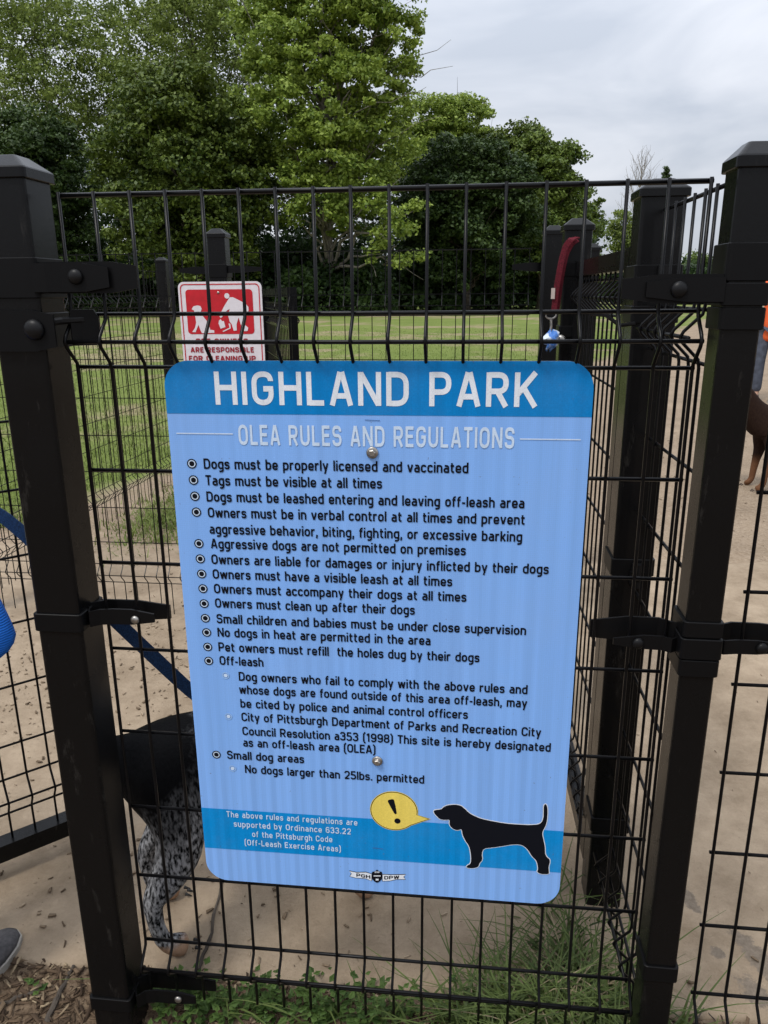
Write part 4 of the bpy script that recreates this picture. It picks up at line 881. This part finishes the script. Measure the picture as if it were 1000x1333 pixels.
def chips(name, label, x, y, z, lmin, lmax, tilt, rg, asp=.22, mt=None):
    n = len(x); l = lmin+(lmax-lmin)*rg.random(n)**2.6; wv = l*(asp*(.5+rg.random(n))); h = np.minimum(wv*.5, .004); th = rg.random(n)*2*math.pi; ti = rg.normal(size=n)*tilt
    a = np.stack([np.cos(th)*np.cos(ti), np.sin(th)*np.cos(ti), np.sin(ti)], -1); s_ = np.stack([-np.sin(th), np.cos(th), rg.normal(size=n)*tilt], -1); u = np.cross(a, s_); c = np.stack([x, y, z], -1)+np.array([0, 0, 1])*h[:, None]*.6
    V = np.stack([c + a*(l*sa*.5*(1 if sb > 0 else .8))[:, None] + s_*(wv*sb*.5*(1 if sa > 0 else .6))[:, None] + u*(h*sc*.5)[:, None] for sc in (-1, 1) for sa, sb in ((-1, -1), (1, -1), (1, 1), (-1, 1))], 1).reshape(-1, 3)
    q = np.array([(0, 3, 2, 1), (4, 5, 6, 7), (0, 1, 5, 4), (1, 2, 6, 5), (2, 3, 7, 6), (3, 0, 4, 7)]); Q = (np.arange(n)[:, None, None]*8+q[None]).reshape(-1, 4)
    return tag(fast_mesh(name, V, Q, mt or CHM), label, 'wood chips', kind='stuff')
x = rg.uniform(-1.4, 1.2, 11000); y = -.3+.42*rg.random(11000)**.7; chips('mulch_chips', 'shredded wood mulch along the front of the fence', x, y, ground_z(x, y)+.003*rg.random(11000), .005, .042, .3, rg, .15)
x = np.concatenate([rg.uniform(-2.4, 1.7, 650), rg.normal(-1.25, .42, 1900), rg.normal(-.6, .3, 260), rg.normal(-.1, .25, 90)]); y = np.concatenate([0.12+2.6*rg.random(650)**1.2, rg.normal(1.25, .42, 1900), rg.normal(.35, .18, 260), rg.normal(.35, .15, 90)]); k_ = (y > .13) & (y < 2.7); x, y = x[k_], y[k_]
chips('scattered_chips', 'wood chips and litter scattered over the dusty apron', x, y, .003*vnoise(x, y, 3)+.002, .0015, .019, .2, rg, .30, CHM2)
x = rg.uniform(-2.5, 3, 1200); y = rg.uniform(2.9, 7, 1200); chips('dirt_litter', 'wood chips and litter on the dirt beyond the apron', x, y, ground_z(x, y)+.003, .006, .04, .15, rg, mt=CHM2)
def stick(pxs, z, r0, label, mt=M_BARK):
    P = [atZ(a, b, z)+np.array([0, 0, rng.normal()*.002]) for a, b in pxs]; Pn = []
    for i in range(len(P)-1):
        for k in range(4): Pn.append(P[i]*(1-k/4)+P[i+1]*k/4+rng.normal(size=3)*.0012)
    Pn.append(P[-1]); mb = MB().tube(Pn, [r0*(1-.5*i/len(Pn))*(1+.15*math.sin(i*2.1)) for i in range(len(Pn))], 7); o = mb.build('fallen_stick', mt); return tag(o, label, 'stick')
stick([(55, 1345), (72, 1305), (84, 1280), (96, 1258)], -.004, .0065, 'thick grey brown stick lying on mulch beside the left post')
stick([(-10, 1312), (22, 1300), (52, 1290)], -.006, .0055, 'short fat stick lying in the mulch at the bottom left corner')
stick([(258, 1262), (272, 1225), (282, 1180), (296, 1120)], .006, .0045, 'thin brown stick lying on the apron right of the spotted dog paw')
stick([(905, 1330), (925, 1300), (918, 1310), (940, 1345)], .0, .0016, 'wiry dry stalk by the foot of the right post')

# ------------------------------------------------------------------ bodies grown with a skin modifier
def skin(name, nodes, edges, mt, parent=None, sub=2, root=0):
    """nodes: {key: (x, y, z, r) or (x, y, z, rx, ry)}"""
    keys = list(nodes); ix = {k: i for i, k in enumerate(keys)}
    me = bpy.data.meshes.new('tmp'); me.from_pydata([nodes[k][:3] for k in keys], [(ix[a], ix[b]) for a, b in edges], []); o = bpy.data.objects.new('tmp', me); COL.objects.link(o)
    md = o.modifiers.new('s', 'SKIN'); md.use_smooth_shade = True; md.branch_smoothing = .3
    sv = me.skin_vertices[0].data
    for k in keys: q = nodes[k]; sv[ix[k]].radius = (q[3], q[4] if len(q) > 4 else q[3]); sv[ix[k]].use_root = (ix[k] == root)
    sb = o.modifiers.new('u', 'SUBSURF'); sb.levels = sub; sb.render_levels = sub
    dg = bpy.context.evaluated_depsgraph_get(); dg.update(); m2 = bpy.data.meshes.new_from_object(o.evaluated_get(dg)); bpy.data.objects.remove(o); bpy.data.meshes.remove(me)
    m2.name = name; m2.materials.clear(); m2.materials.append(mt); m2.polygons.foreach_set('use_smooth', [True]*len(m2.polygons)); m2.update()
    r_ = bpy.data.objects.new(name, m2); COL.objects.link(r_)
    if parent: r_.parent = parent; ORG[r_.name] = (0, 0, 0); ORG[parent.name] = (0, 0, 0)
    return r_
def chain(*ks): return list(zip(ks[:-1], ks[1:]))
def coat(name, base, tick, tan, leg_lo, leg_hi, tan_z, amount):
    """short coat: dark saddle, ticked legs and flank, tan feet (patches fixed to the animal)"""
    M = bpy.data.materials.new(name); M.use_nodes = True; t = M.node_tree; N = t.nodes.new; K = t.links.new; b = t.nodes['Principled BSDF']; b.inputs['Roughness'].default_value = .7; b.inputs['Specular IOR Level'].default_value = .04
    c = N('ShaderNodeTexCoord'); sp = N('ShaderNodeSeparateXYZ'); K(c.outputs['Object'], sp.inputs[0])
    def noise(s, sc=(1, 1, 1), d=4):
        m_ = N('ShaderNodeMapping'); m_.inputs['Scale'].default_value = sc; m_.inputs['Rotation'].default_value = (0, .5, 0); K(c.outputs['Object'], m_.inputs[0]); n = N('ShaderNodeTexNoise'); n.inputs['Scale'].default_value = s; n.inputs['Detail'].default_value = d; K(m_.outputs[0], n.inputs['Vector']); return n.outputs['Fac']
    def mr(v, a, b_):
        n = N('ShaderNodeMapRange'); n.inputs['From Min'].default_value = a; n.inputs['From Max'].default_value = b_; K(v, n.inputs['Value']); return n.outputs[0]
    def mth(op, a, b_):
        n = N('ShaderNodeMath'); n.operation = op
        for i, q in enumerate((a, b_)):
            if isinstance(q, (int, float)): n.inputs[i].default_value = q
            else: K(q, n.inputs[i])
        return n.outputs[0]
    def mix(f, a, b_):
        n = N('ShaderNodeMixRGB'); K(f, n.inputs['Fac'])
        for i, q in (('Color1', a), ('Color2', b_)):
            if isinstance(q, tuple): n.inputs[i].default_value = (*q, 1)
            else: K(q, n.inputs[i])
        return n.outputs[0]
    hair = noise(140, (1, 1, .3), 3)
    ticks = mr(mth('ADD', noise(170, (1, 1, .45), 6), mth('MULTIPLY', hair, .4)), .58, .84)
    zone = mr(mth('ADD', mth('SUBTRACT', sp.outputs['Z'], mth('MULTIPLY', sp.outputs['X'], 1.1)), mth('MULTIPLY', mth('SUBTRACT', noise(11), .5), .22)), leg_hi, leg_lo)
    col = mix(mth('MULTIPLY', mth('MULTIPLY', ticks, zone), amount), base, tick)
    foot = mr(mth('ADD', sp.outputs['Z'], mth('MULTIPLY', mth('SUBTRACT', noise(20), .5), .03)), tan_z, tan_z*.7)
    col = mix(foot, col, tan); K(col, b.inputs['Base Color'])
    bn = N('ShaderNodeBump'); bn.inputs['Strength'].default_value = .7; bn.inputs['Distance'].default_value = .004; K(hair, bn.inputs['Height']); K(bn.outputs[0], b.inputs['Normal'])
    return M
def dog(name, loc, yaw, scale, mt, mt_ear, label, head_up=1.0, collar=None, tail_tip=None, bulk=1.0, tail=((-.085, 0, .47), (-.115, 0, .54), (-.13, 0, .61))):
    t = thing(name, (0, 0, 0), label, 'dog'); t.location = loc; t.rotation_euler = (0, 0, yaw); t.scale = (scale,)*3
    Nn = dict(pel=(-.02, 0, .432, .075, .085), loin=(.11, 0, .432, .075, .082), mid=(.23, 0, .415, .085, .10), chest=(.36, 0, .40, .088, .118), wit=(.45, 0, .43, .07, .095), neck=(.53, 0, .52*head_up, .052, .06), nape=(.575, 0, .60*head_up, .048, .052), skull=(.62, 0, .635*head_up, .052, .05), brow=(.66, 0, .625*head_up, .04, .042), muz=(.71, 0, .60*head_up, .028, .03), nose=(.755, 0, .592*head_up, .02, .02),
              t0=(*tail[0], .02), t1=(*tail[1], .015), t2=(*tail[2], .009))
    for k in ('pel', 'loin', 'mid', 'chest', 'wit', 'neck', 'nape'): Nn[k] = (*Nn[k][:3], Nn[k][3]*bulk, Nn[k][4]*bulk)
    E_ = chain('pel', 'loin', 'mid', 'chest', 'wit', 'neck', 'nape', 'skull', 'brow', 'muz', 'nose')+[('pel', 't0'), ('t0', 't1'), ('t1', 't2')]
    for sd, s_ in (('r', -1), ('l', 1)):
        Nn.update({'th'+sd: (.025, s_*.065, .37, .062, .085), 'kn'+sd: (.046, s_*.08, .275, .047, .066), 'sh'+sd: (.012, s_*.08, .205, .033, .044), 'ho'+sd: (-.030, s_*.08, .145, .020, .025), 'mt'+sd: (-.025, s_*.08, .08, .0165, .018), 'an'+sd: (-.012, s_*.08, .035, .019, .02), 'pw'+sd: (.014, s_*.08, .022, .027, .021), 'to'+sd: (.036, s_*.08, .016, .023, .015),
                   'sc'+sd: (.40, s_*.06, .35, .05, .065), 'el'+sd: (.385, s_*.078, .25, .034, .04), 'fa'+sd: (.40, s_*.078, .17, .024, .027), 'wr'+sd: (.408, s_*.078, .10, .021, .022), 'pa'+sd: (.412, s_*.078, .045, .019, .02), 'fp'+sd: (.43, s_*.078, .02, .025, .019), 'ft'+sd: (.458, s_*.078, .014, .02, .013)})
        E_ += [('pel', 'th'+sd)]+chain(*[k+sd for k in ('th', 'kn', 'sh', 'ho', 'mt', 'an', 'pw', 'to')])+[('chest', 'sc'+sd)]+chain(*[k+sd for k in ('sc', 'el', 'fa', 'wr', 'pa', 'fp', 'ft')])
    skin('body', Nn, E_, mt, t, sub=2)
    for sd, s_ in (('r', -1), ('l', 1)):
        for tx, ty, nm in ((.045, .08, 'hind'), (.466, .078, 'fore')):
            for k in (-1, 0, 1): MB().tube([(tx+.008-abs(k)*.006, s_*ty+k*.011, .013), (tx+.021-abs(k)*.006, s_*ty+k*.012, .004)], [.0042, .0012], 6).build('claw', mt_ear, t, smooth=True)
    hu = head_up
    for s_ in (-1, 1):
        rows = [[(.60-.012*k+dx, s_*(.048+.012*math.sin(k*.7)), .665*hu-.022*k) for dx in (-.028+.004*k, 0, .028-.002*k)] for k in range(6)]
        V = np.array(rows).reshape(-1, 3); V2 = V+np.array([0, s_*.007, 0]); mb = MB()
        mb.add(np.concatenate([V, V2]), [(3*i+j, 3*i+j+1, 3*i+j+4, 3*i+j+3) for i in range(5) for j in range(2)]+[(18+3*i+j+3, 18+3*i+j+4, 18+3*i+j+1, 18+3*i+j) for i in range(5) for j in range(2)]); mb.build('ear', mt_ear, t, smooth=True)
        MB().dome((.672, s_*.026, .645*hu), (.75, s_*.6, .1), .008, .006, 10, 4).build('eye', M_INK, t, smooth=True)
    MB().dome((.768, 0, .597*hu), (1, 0, .1), .016, .012, 10, 4).build('nose', M_INK, t, smooth=True)
    if collar is not None:
        mb = MB(); ring = []
        for k in range(20):
            a = 2*math.pi*k/20; ring.append(np.array([.545, 0, .545*hu])+np.array([.72*-.062*math.sin(a), .062*math.cos(a), .69*.064*math.sin(a)]))
        n = 20; ax = np.array([.69, 0, .72])*.011; V = [p-ax for p in ring]+[p+ax for p in ring]; mb.add(V, [(i, (i+1) % n, n+(i+1) % n, n+i) for i in range(n)]); mb.build('collar', collar, t)
    return t
M_POINTER = coat('spotted_black_coat', (.004, .004, .0045), (.35, .35, .36), (.34, .215, .14), .23, .38, .045, .9)
dog('spotted_dog', (-.497, .226, 0), R(27.5), 1.0, M_POINTER, mat('black_ear_fur', (.008, .008, .009), .6), 'black dog with white flecked legs and tan paws standing behind the near panel', collar=mat('blue_webbing_collar', (.012, .045, .13), .7))
M_BROWN = coat('dark_brown_coat', (.018, .010, .008), (.03, .018, .012), (.13, .062, .032), .2, .3, .215, .6)
q = atZ(985, 634, 0)
dog('brown_dog', (q[0]+.40*1.1, q[1]+.02, float(ground_z(2.3, 4.5))), R(186), 1.1, M_BROWN, mat('brown_ear_fur', (.03, .016, .011), .7), 'dark brown dog with tan legs standing on the dirt at the right edge', head_up=1.02, bulk=1.32)

# leash from the visitor's hand to the spotted dog
M_STRAP = mat('navy_webbing', (.008, .030, .085), .75, .25, noise=(420, .5, 1.5, 2), bump=(500, .6, .001))
def strap(name, pts, wd, mt, label=None, cat=None, th=.0018, up=(0, 0, 1), parent=None, tw=None):
    P = [np.array(p, float) for p in pts]; Q_ = []
    for i in range(len(P)-1):
        for k in range(6): Q_.append(P[i]+(P[i+1]-P[i])*k/6)
    Q_.append(P[-1]); Q_ = np.array(Q_)
    for _ in range(3): Q_[1:-1] = (Q_[:-2]+2*Q_[1:-1]+Q_[2:])/4
    T = np.gradient(Q_, axis=0); T /= np.linalg.norm(T, axis=1)[:, None]; rings = []
    for i, (p, t_) in enumerate(zip(Q_, T)):
        n_ = np.cross(t_, np.array(up, float)); n_ /= np.linalg.norm(n_)+1e-9; b_ = np.cross(t_, n_)
        if tw: a_ = tw*i/len(Q_); n_, b_ = n_*math.cos(a_)+b_*math.sin(a_), b_*math.cos(a_)-n_*math.sin(a_)
        rings.append([p+n_*th/2+b_*wd/2, p-n_*th/2+b_*wd/2, p-n_*th/2-b_*wd/2, p+n_*th/2-b_*wd/2])
    o = MB().loft(rings).build(name, mt, parent)
    return tag(o, label, cat) if label else o
HAND = np.array([-.765, .10, 1.02]); l0 = atY(0, 664, .05); l1 = atY(165, 822, .10); l2 = atY(250, 902, .15)
strap('dog_leash', [HAND, l0, l1, l2, (-.30, .17, .56), (-.12, .29, .51), (-.03, .40, .53)], .024, M_STRAP, 'navy blue webbing leash running behind the left post to the spotted dog', 'leash')

# ------------------------------------------------------------------ people
M_SKIN = mat('skin', (.42, .25, .17), .5, .35); M_GREY = mat('grey_shoe_fabric', (.065, .062, .065), .75, .3, noise=(90, .7, 1.4), bump=(500, .3, .001)); M_SOLE = mat('pale_shoe_sole', (.30, .28, .25), .7)
def knit(name, col):
    M = mat(name, col, .75, .25); t = M.node_tree; b = t.nodes['Principled BSDF']; c = [n for n in t.nodes if n.type == 'TEX_COORD'][0]
    wv = t.nodes.new('ShaderNodeTexWave'); wv.bands_direction = 'Z'; wv.inputs['Scale'].default_value = 65; wv.inputs['Distortion'].default_value = .4
    bn = t.nodes.new('ShaderNodeBump'); bn.inputs['Strength'].default_value = .6; bn.inputs['Distance'].default_value = .002
    t.links.new(c.outputs['Object'], wv.inputs['Vector']); t.links.new(wv.outputs['Fac'], bn.inputs['Height']); t.links.new(bn.outputs[0], b.inputs['Normal']); return M
def person(loc, yaw, sc, label, top_m, trouser_m, shoe_m, hair_m, arms, top_extra=.014, hem=.80, stride=.0):
    """standing figure 1.75 m tall before scaling, facing local +y; arms = {side: (elbow, wrist)} in local metres"""
    t = thing('person', (0, 0, 0), label, 'person'); t.location = loc; t.rotation_euler = (0, 0, yaw); t.scale = (sc,)*3
    B = dict(pel=(0, 0, .95, .145, .10), wst=(0, 0, 1.10, .125, .09), che=(0, .01, 1.28, .15, .105), up=(0, 0, 1.42, .11, .085), nk=(0, .0, 1.50, .05, .05), jaw=(0, .025, 1.575, .058, .065), hd=(0, .015, 1.65, .07, .085), cr=(0, .0, 1.715, .05, .06))
    E_ = chain('pel', 'wst', 'che', 'up', 'nk', 'jaw', 'hd', 'cr'); Tp = {k: B[k] for k in ('pel', 'wst', 'che', 'up')}; Te = chain('pel', 'wst', 'che', 'up'); Tp = {'hem': (0, 0, hem, .165, .12), **Tp}; Te = [('hem', 'pel')]+Te
    Tr = {'pel': (0, 0, .98, .14, .10)}; Tre = []
    for sd, s_ in (('r', 1), ('l', -1)):
        el, wr = arms[sd]; el = np.array(el); wr = np.array(wr); d_ = (wr-el)/np.linalg.norm(wr-el)
        B.update({'s'+sd: (s_*.185, 0, 1.40, .055), 'e'+sd: (*el, .040), 'w'+sd: (*wr, .026), 'h'+sd: (*(wr+d_*.06), .036, .02)})
        E_ += [('up', 's'+sd)]+chain('s'+sd, 'e'+sd, 'w'+sd, 'h'+sd)
        sv_ = np.cross(d_, (0, 0, 1.0)); sv_ = sv_/(np.linalg.norm(sv_)+1e-9); dn = np.cross(d_, sv_)
        for f, (o_, ln) in enumerate(((-.026, .075), (-.009, .085), (.009, .08), (.026, .062))):
            a_ = wr+d_*.085+sv_*o_; b_ = a_+d_*ln*.5+dn*.012; c_ = b_+d_*ln*.25+dn*.03
            B.update({f'f{f}{sd}a': (*a_, .0095), f'f{f}{sd}b': (*b_, .0085), f'f{f}{sd}c': (*c_, .0075)}); E_ += [('h'+sd, f'f{f}{sd}a')]+chain(f'f{f}{sd}a', f'f{f}{sd}b', f'f{f}{sd}c')
        a_ = wr+d_*.035-sv_*s_*.036; b_ = a_+d_*.045-sv_*s_*.018+dn*.01; B.update({f'th{sd}a': (*a_, .011), f'th{sd}b': (*b_, .009)}); E_ += [('w'+sd, f'th{sd}a'), (f'th{sd}a', f'th{sd}b')]
        fy = stride*s_
        B.update({'hp'+sd: (s_*.09, 0, .88, .085, .09), 'k'+sd: (s_*.10, fy*.55+.02, .50, .052, .056), 'a'+sd: (s_*.105, fy-.02, .085, .036, .04), 'b'+sd: (s_*.108, fy+.10, .04, .036, .025)})
        E_ += [('pel', 'hp'+sd)]+chain('hp'+sd, 'k'+sd, 'a'+sd, 'b'+sd)
        Tp.update({'s'+sd: (s_*.185, 0, 1.405, .055+top_extra), 'e'+sd: (*el, .040+top_extra*1.3), 'w'+sd: (*(el+(wr-el)*.93), .032+top_extra*.5)}); Te += [('up', 's'+sd)]+chain('s'+sd, 'e'+sd, 'w'+sd)
        Tr.update({'hp'+sd: (s_*.09, 0, .88, .095, .10), 'k'+sd: (s_*.10, fy*.55+.02, .50, .068, .07), 'a'+sd: (s_*.105, fy-.02, .10, .058, .062)}); Tre += [('pel', 'hp'+sd)]+chain('hp'+sd, 'k'+sd, 'a'+sd)
        # shoe: sole and upper lofted heel to toe
        rows_u, rows_s = [], []
        for v, hw_, hh in ((-.105, .022, .062), (-.09, .034, .078), (-.04, .037, .085), (.02, .040, .072), (.08, .048, .054), (.13, .049, .045), (.165, .038, .036), (.182, .018, .026)):
            cx, cy = s_*(.107+.006*(v > .05)), fy+v
            rows_u.append([(cx+hw_*.96*math.cos(R(a)), cy, .02+(hh-.02)*math.sin(R(a))**.8 if a not in (0, 180) else .02) for a in range(0, 181, 20)])
            rows_s.append([(cx+hw_*1.05, cy*1.0+.003*(v > .1), .0), (cx+hw_*1.07, cy, .022), (cx-hw_*1.07, cy, .022), (cx-hw_*1.05, cy, .0)])
        ORG[t.name] = (0, 0, 0); sh = MB().loft(rows_u).build('shoe', shoe_m, t, smooth=True); MB().loft(rows_s).build('sole', M_SOLE, sh)
    for k in ('pel', 'wst', 'che', 'up'): q = Tp[k]; Tp[k] = (*q[:3], q[3]+top_extra, q[4]+top_extra)
    skin('body', B, E_, M_SKIN, t); skin('pullover', Tp, Te, top_m, t, root=1); skin('trousers', Tr, Tre, trouser_m, t)
    hr = {'a': (0, -.045, 1.60, .058, .045), 'b': (0, -.025, 1.68, .077, .075), 'c': (0, .005, 1.735, .062, .06)}; skin('hair', hr, chain('a', 'b', 'c'), hair_m, t)
    MB().dome((0, .10, 1.615), (0, 1, -.2), .014, .018, 8, 3).build('nose', M_SKIN, t, smooth=True)
    for s_ in (-1, 1):
        MB().dome((s_*.03, .088, 1.645), (0, 1, 0), .010, .006, 8, 3).build('eye', M_INK, t, smooth=True); MB().dome((s_*.070, .01, 1.63), (s_, .1, 0), .026, .008, 8, 3).build('ear', M_SKIN, t, smooth=True)
    MB().dome((0, .094, 1.575), (0, 1, 0), .020, .004, 8, 3).build('mouth', mat('lips', (.35, .14, .12), .5), t, smooth=True)
    return t
SCP = .80; bx, by = -.922, .005
loc_ = lambda p: tuple((np.array(p)-np.array([bx, by, 0]))/SCP)
person((bx, by, -.006), 0, SCP, 'person in a blue ribbed pullover and grey shoes at the left edge, leash in hand', knit('blue_ribbed_knit', (.010, .13, .55)), mat('charcoal_trousers', (.03, .03, .034), .85), M_GREY, mat('brown_hair', (.05, .03, .018), .6),
       dict(r=(loc_((-.603, -.05, .795)), loc_((-.76, .07, .98))), l=((-.27, .0, 1.13), (-.29, .09, .88))), stride=.03)
q = atZ(991, 524, 0); gz = float(ground_z(q[0], q[1])); q = atZ(992, 522, gz)
def vis():
    M = mat('orange_hi_vis', (.72, .11, .02), .7, noise=(6, .8, 1.15)); return M
person((q[0]+.02, q[1], gz), R(150), 1.0, 'person in an orange top, dark jeans and dark shoes far off at the right edge', vis(), mat('dark_denim', (.055, .065, .09), .9, noise=(20, .7, 1.5)), mat('dark_shoe', (.02, .017, .016), .6), mat('dark_hair', (.02, .014, .01), .6),
       dict(r=((.27, .02, 1.13), (.24, .14, .92)), l=((-.27, .02, 1.13), (-.24, .14, .92))), hem=.71)

# ------------------------------------------------------------------ red leash on the far post, with its bag
LS = thing('red_leash', (.38, 1.10, 1.2), 'red webbing leash looped over the post beyond the right end of the blue sign', 'leash')
M_REDW = mat('red_webbing', (.105, .009, .017), .75, .2, noise=(330, .55, 1.4, 2), bump=(450, .6, .001))
yl = 1.085
strap('webbing', [atY(752, 309, yl+.02), atY(744, 311, yl), atY(736, 320, yl), atY(730, 343, yl), atY(724.5, 375, yl), atY(721, 406, yl)], .0145, M_REDW, up=(1, 0, 0), th=.003, parent=LS)
strap('webbing', [atY(752, 312, yl+.03), atY(745, 316, yl+.02), atY(737, 330, yl+.02), atY(731, 360, yl+.022), atY(725, 403, yl+.012)], .014, M_REDW, up=(1, .3, 0), th=.003, parent=LS)
p = atY(720, 382, yl-.004); MB().box((p[0]-.005, p[1]-.002, p[2]-.014), (p[0]+.005, p[1], p[2]+.014)).build('tag', mat('pale_tag', (.5, .42, .38), .6), LS)
p = atY(717.5, 410, yl); MB().tube([p+np.array([.014*math.cos(a), 0, .010*math.sin(a)]) for a in np.linspace(0, 6.28, 14)], .0025, 6).tube([p+np.array([0, 0, -.008]), p+np.array([.002, 0, -.03]), p+np.array([.0, 0, -.05])], .0035, 6).build('clip', M_BOLT, LS)
p = atY(716.5, 447, yl); rg = np.random.default_rng(3); rings = []
for k in range(12):
    v = k/11; rr = .004+.018*math.sin(math.pi*min(1, v*1.05))**.8*(1 if v < .8 else .9); rings.append([(p[0]+(rr*(1+.38*math.sin(3*a+k*.9)+.2*rg.normal()*.5))*math.cos(a)+.004*math.sin(k), p[1]+rr*.7*math.sin(a), p[2]+.034-.052*v+.006*math.sin(2*a+k)) for a in np.linspace(0, 2*math.pi, 15)[:-1]])
bm_ = mat('blue_white_plastic', (.5, .6, .75), .35, .5); t = bm_.node_tree; c = [n for n in t.nodes if n.type == 'TEX_COORD'][0]; n = t.nodes.new('ShaderNodeTexNoise'); n.inputs['Scale'].default_value = 38; r = t.nodes.new('ShaderNodeValToRGB'); r.color_ramp.elements[0].position = .45; r.color_ramp.elements[1].position = .58; r.color_ramp.elements[0].color = (.06, .19, .55, 1); r.color_ramp.elements[1].color = (.62, .70, .80, 1)
t.links.new(c.outputs['Object'], n.inputs['Vector']); t.links.new(n.outputs['Fac'], r.inputs['Fac']); t.links.new(r.outputs[0], t.nodes['Principled BSDF'].inputs['Base Color'])
bg_o = MB().loft(rings).build('waste_bag', bm_, smooth=True); tag(bg_o, 'small crumpled blue and white plastic bag dangling under the red leash', 'bag')
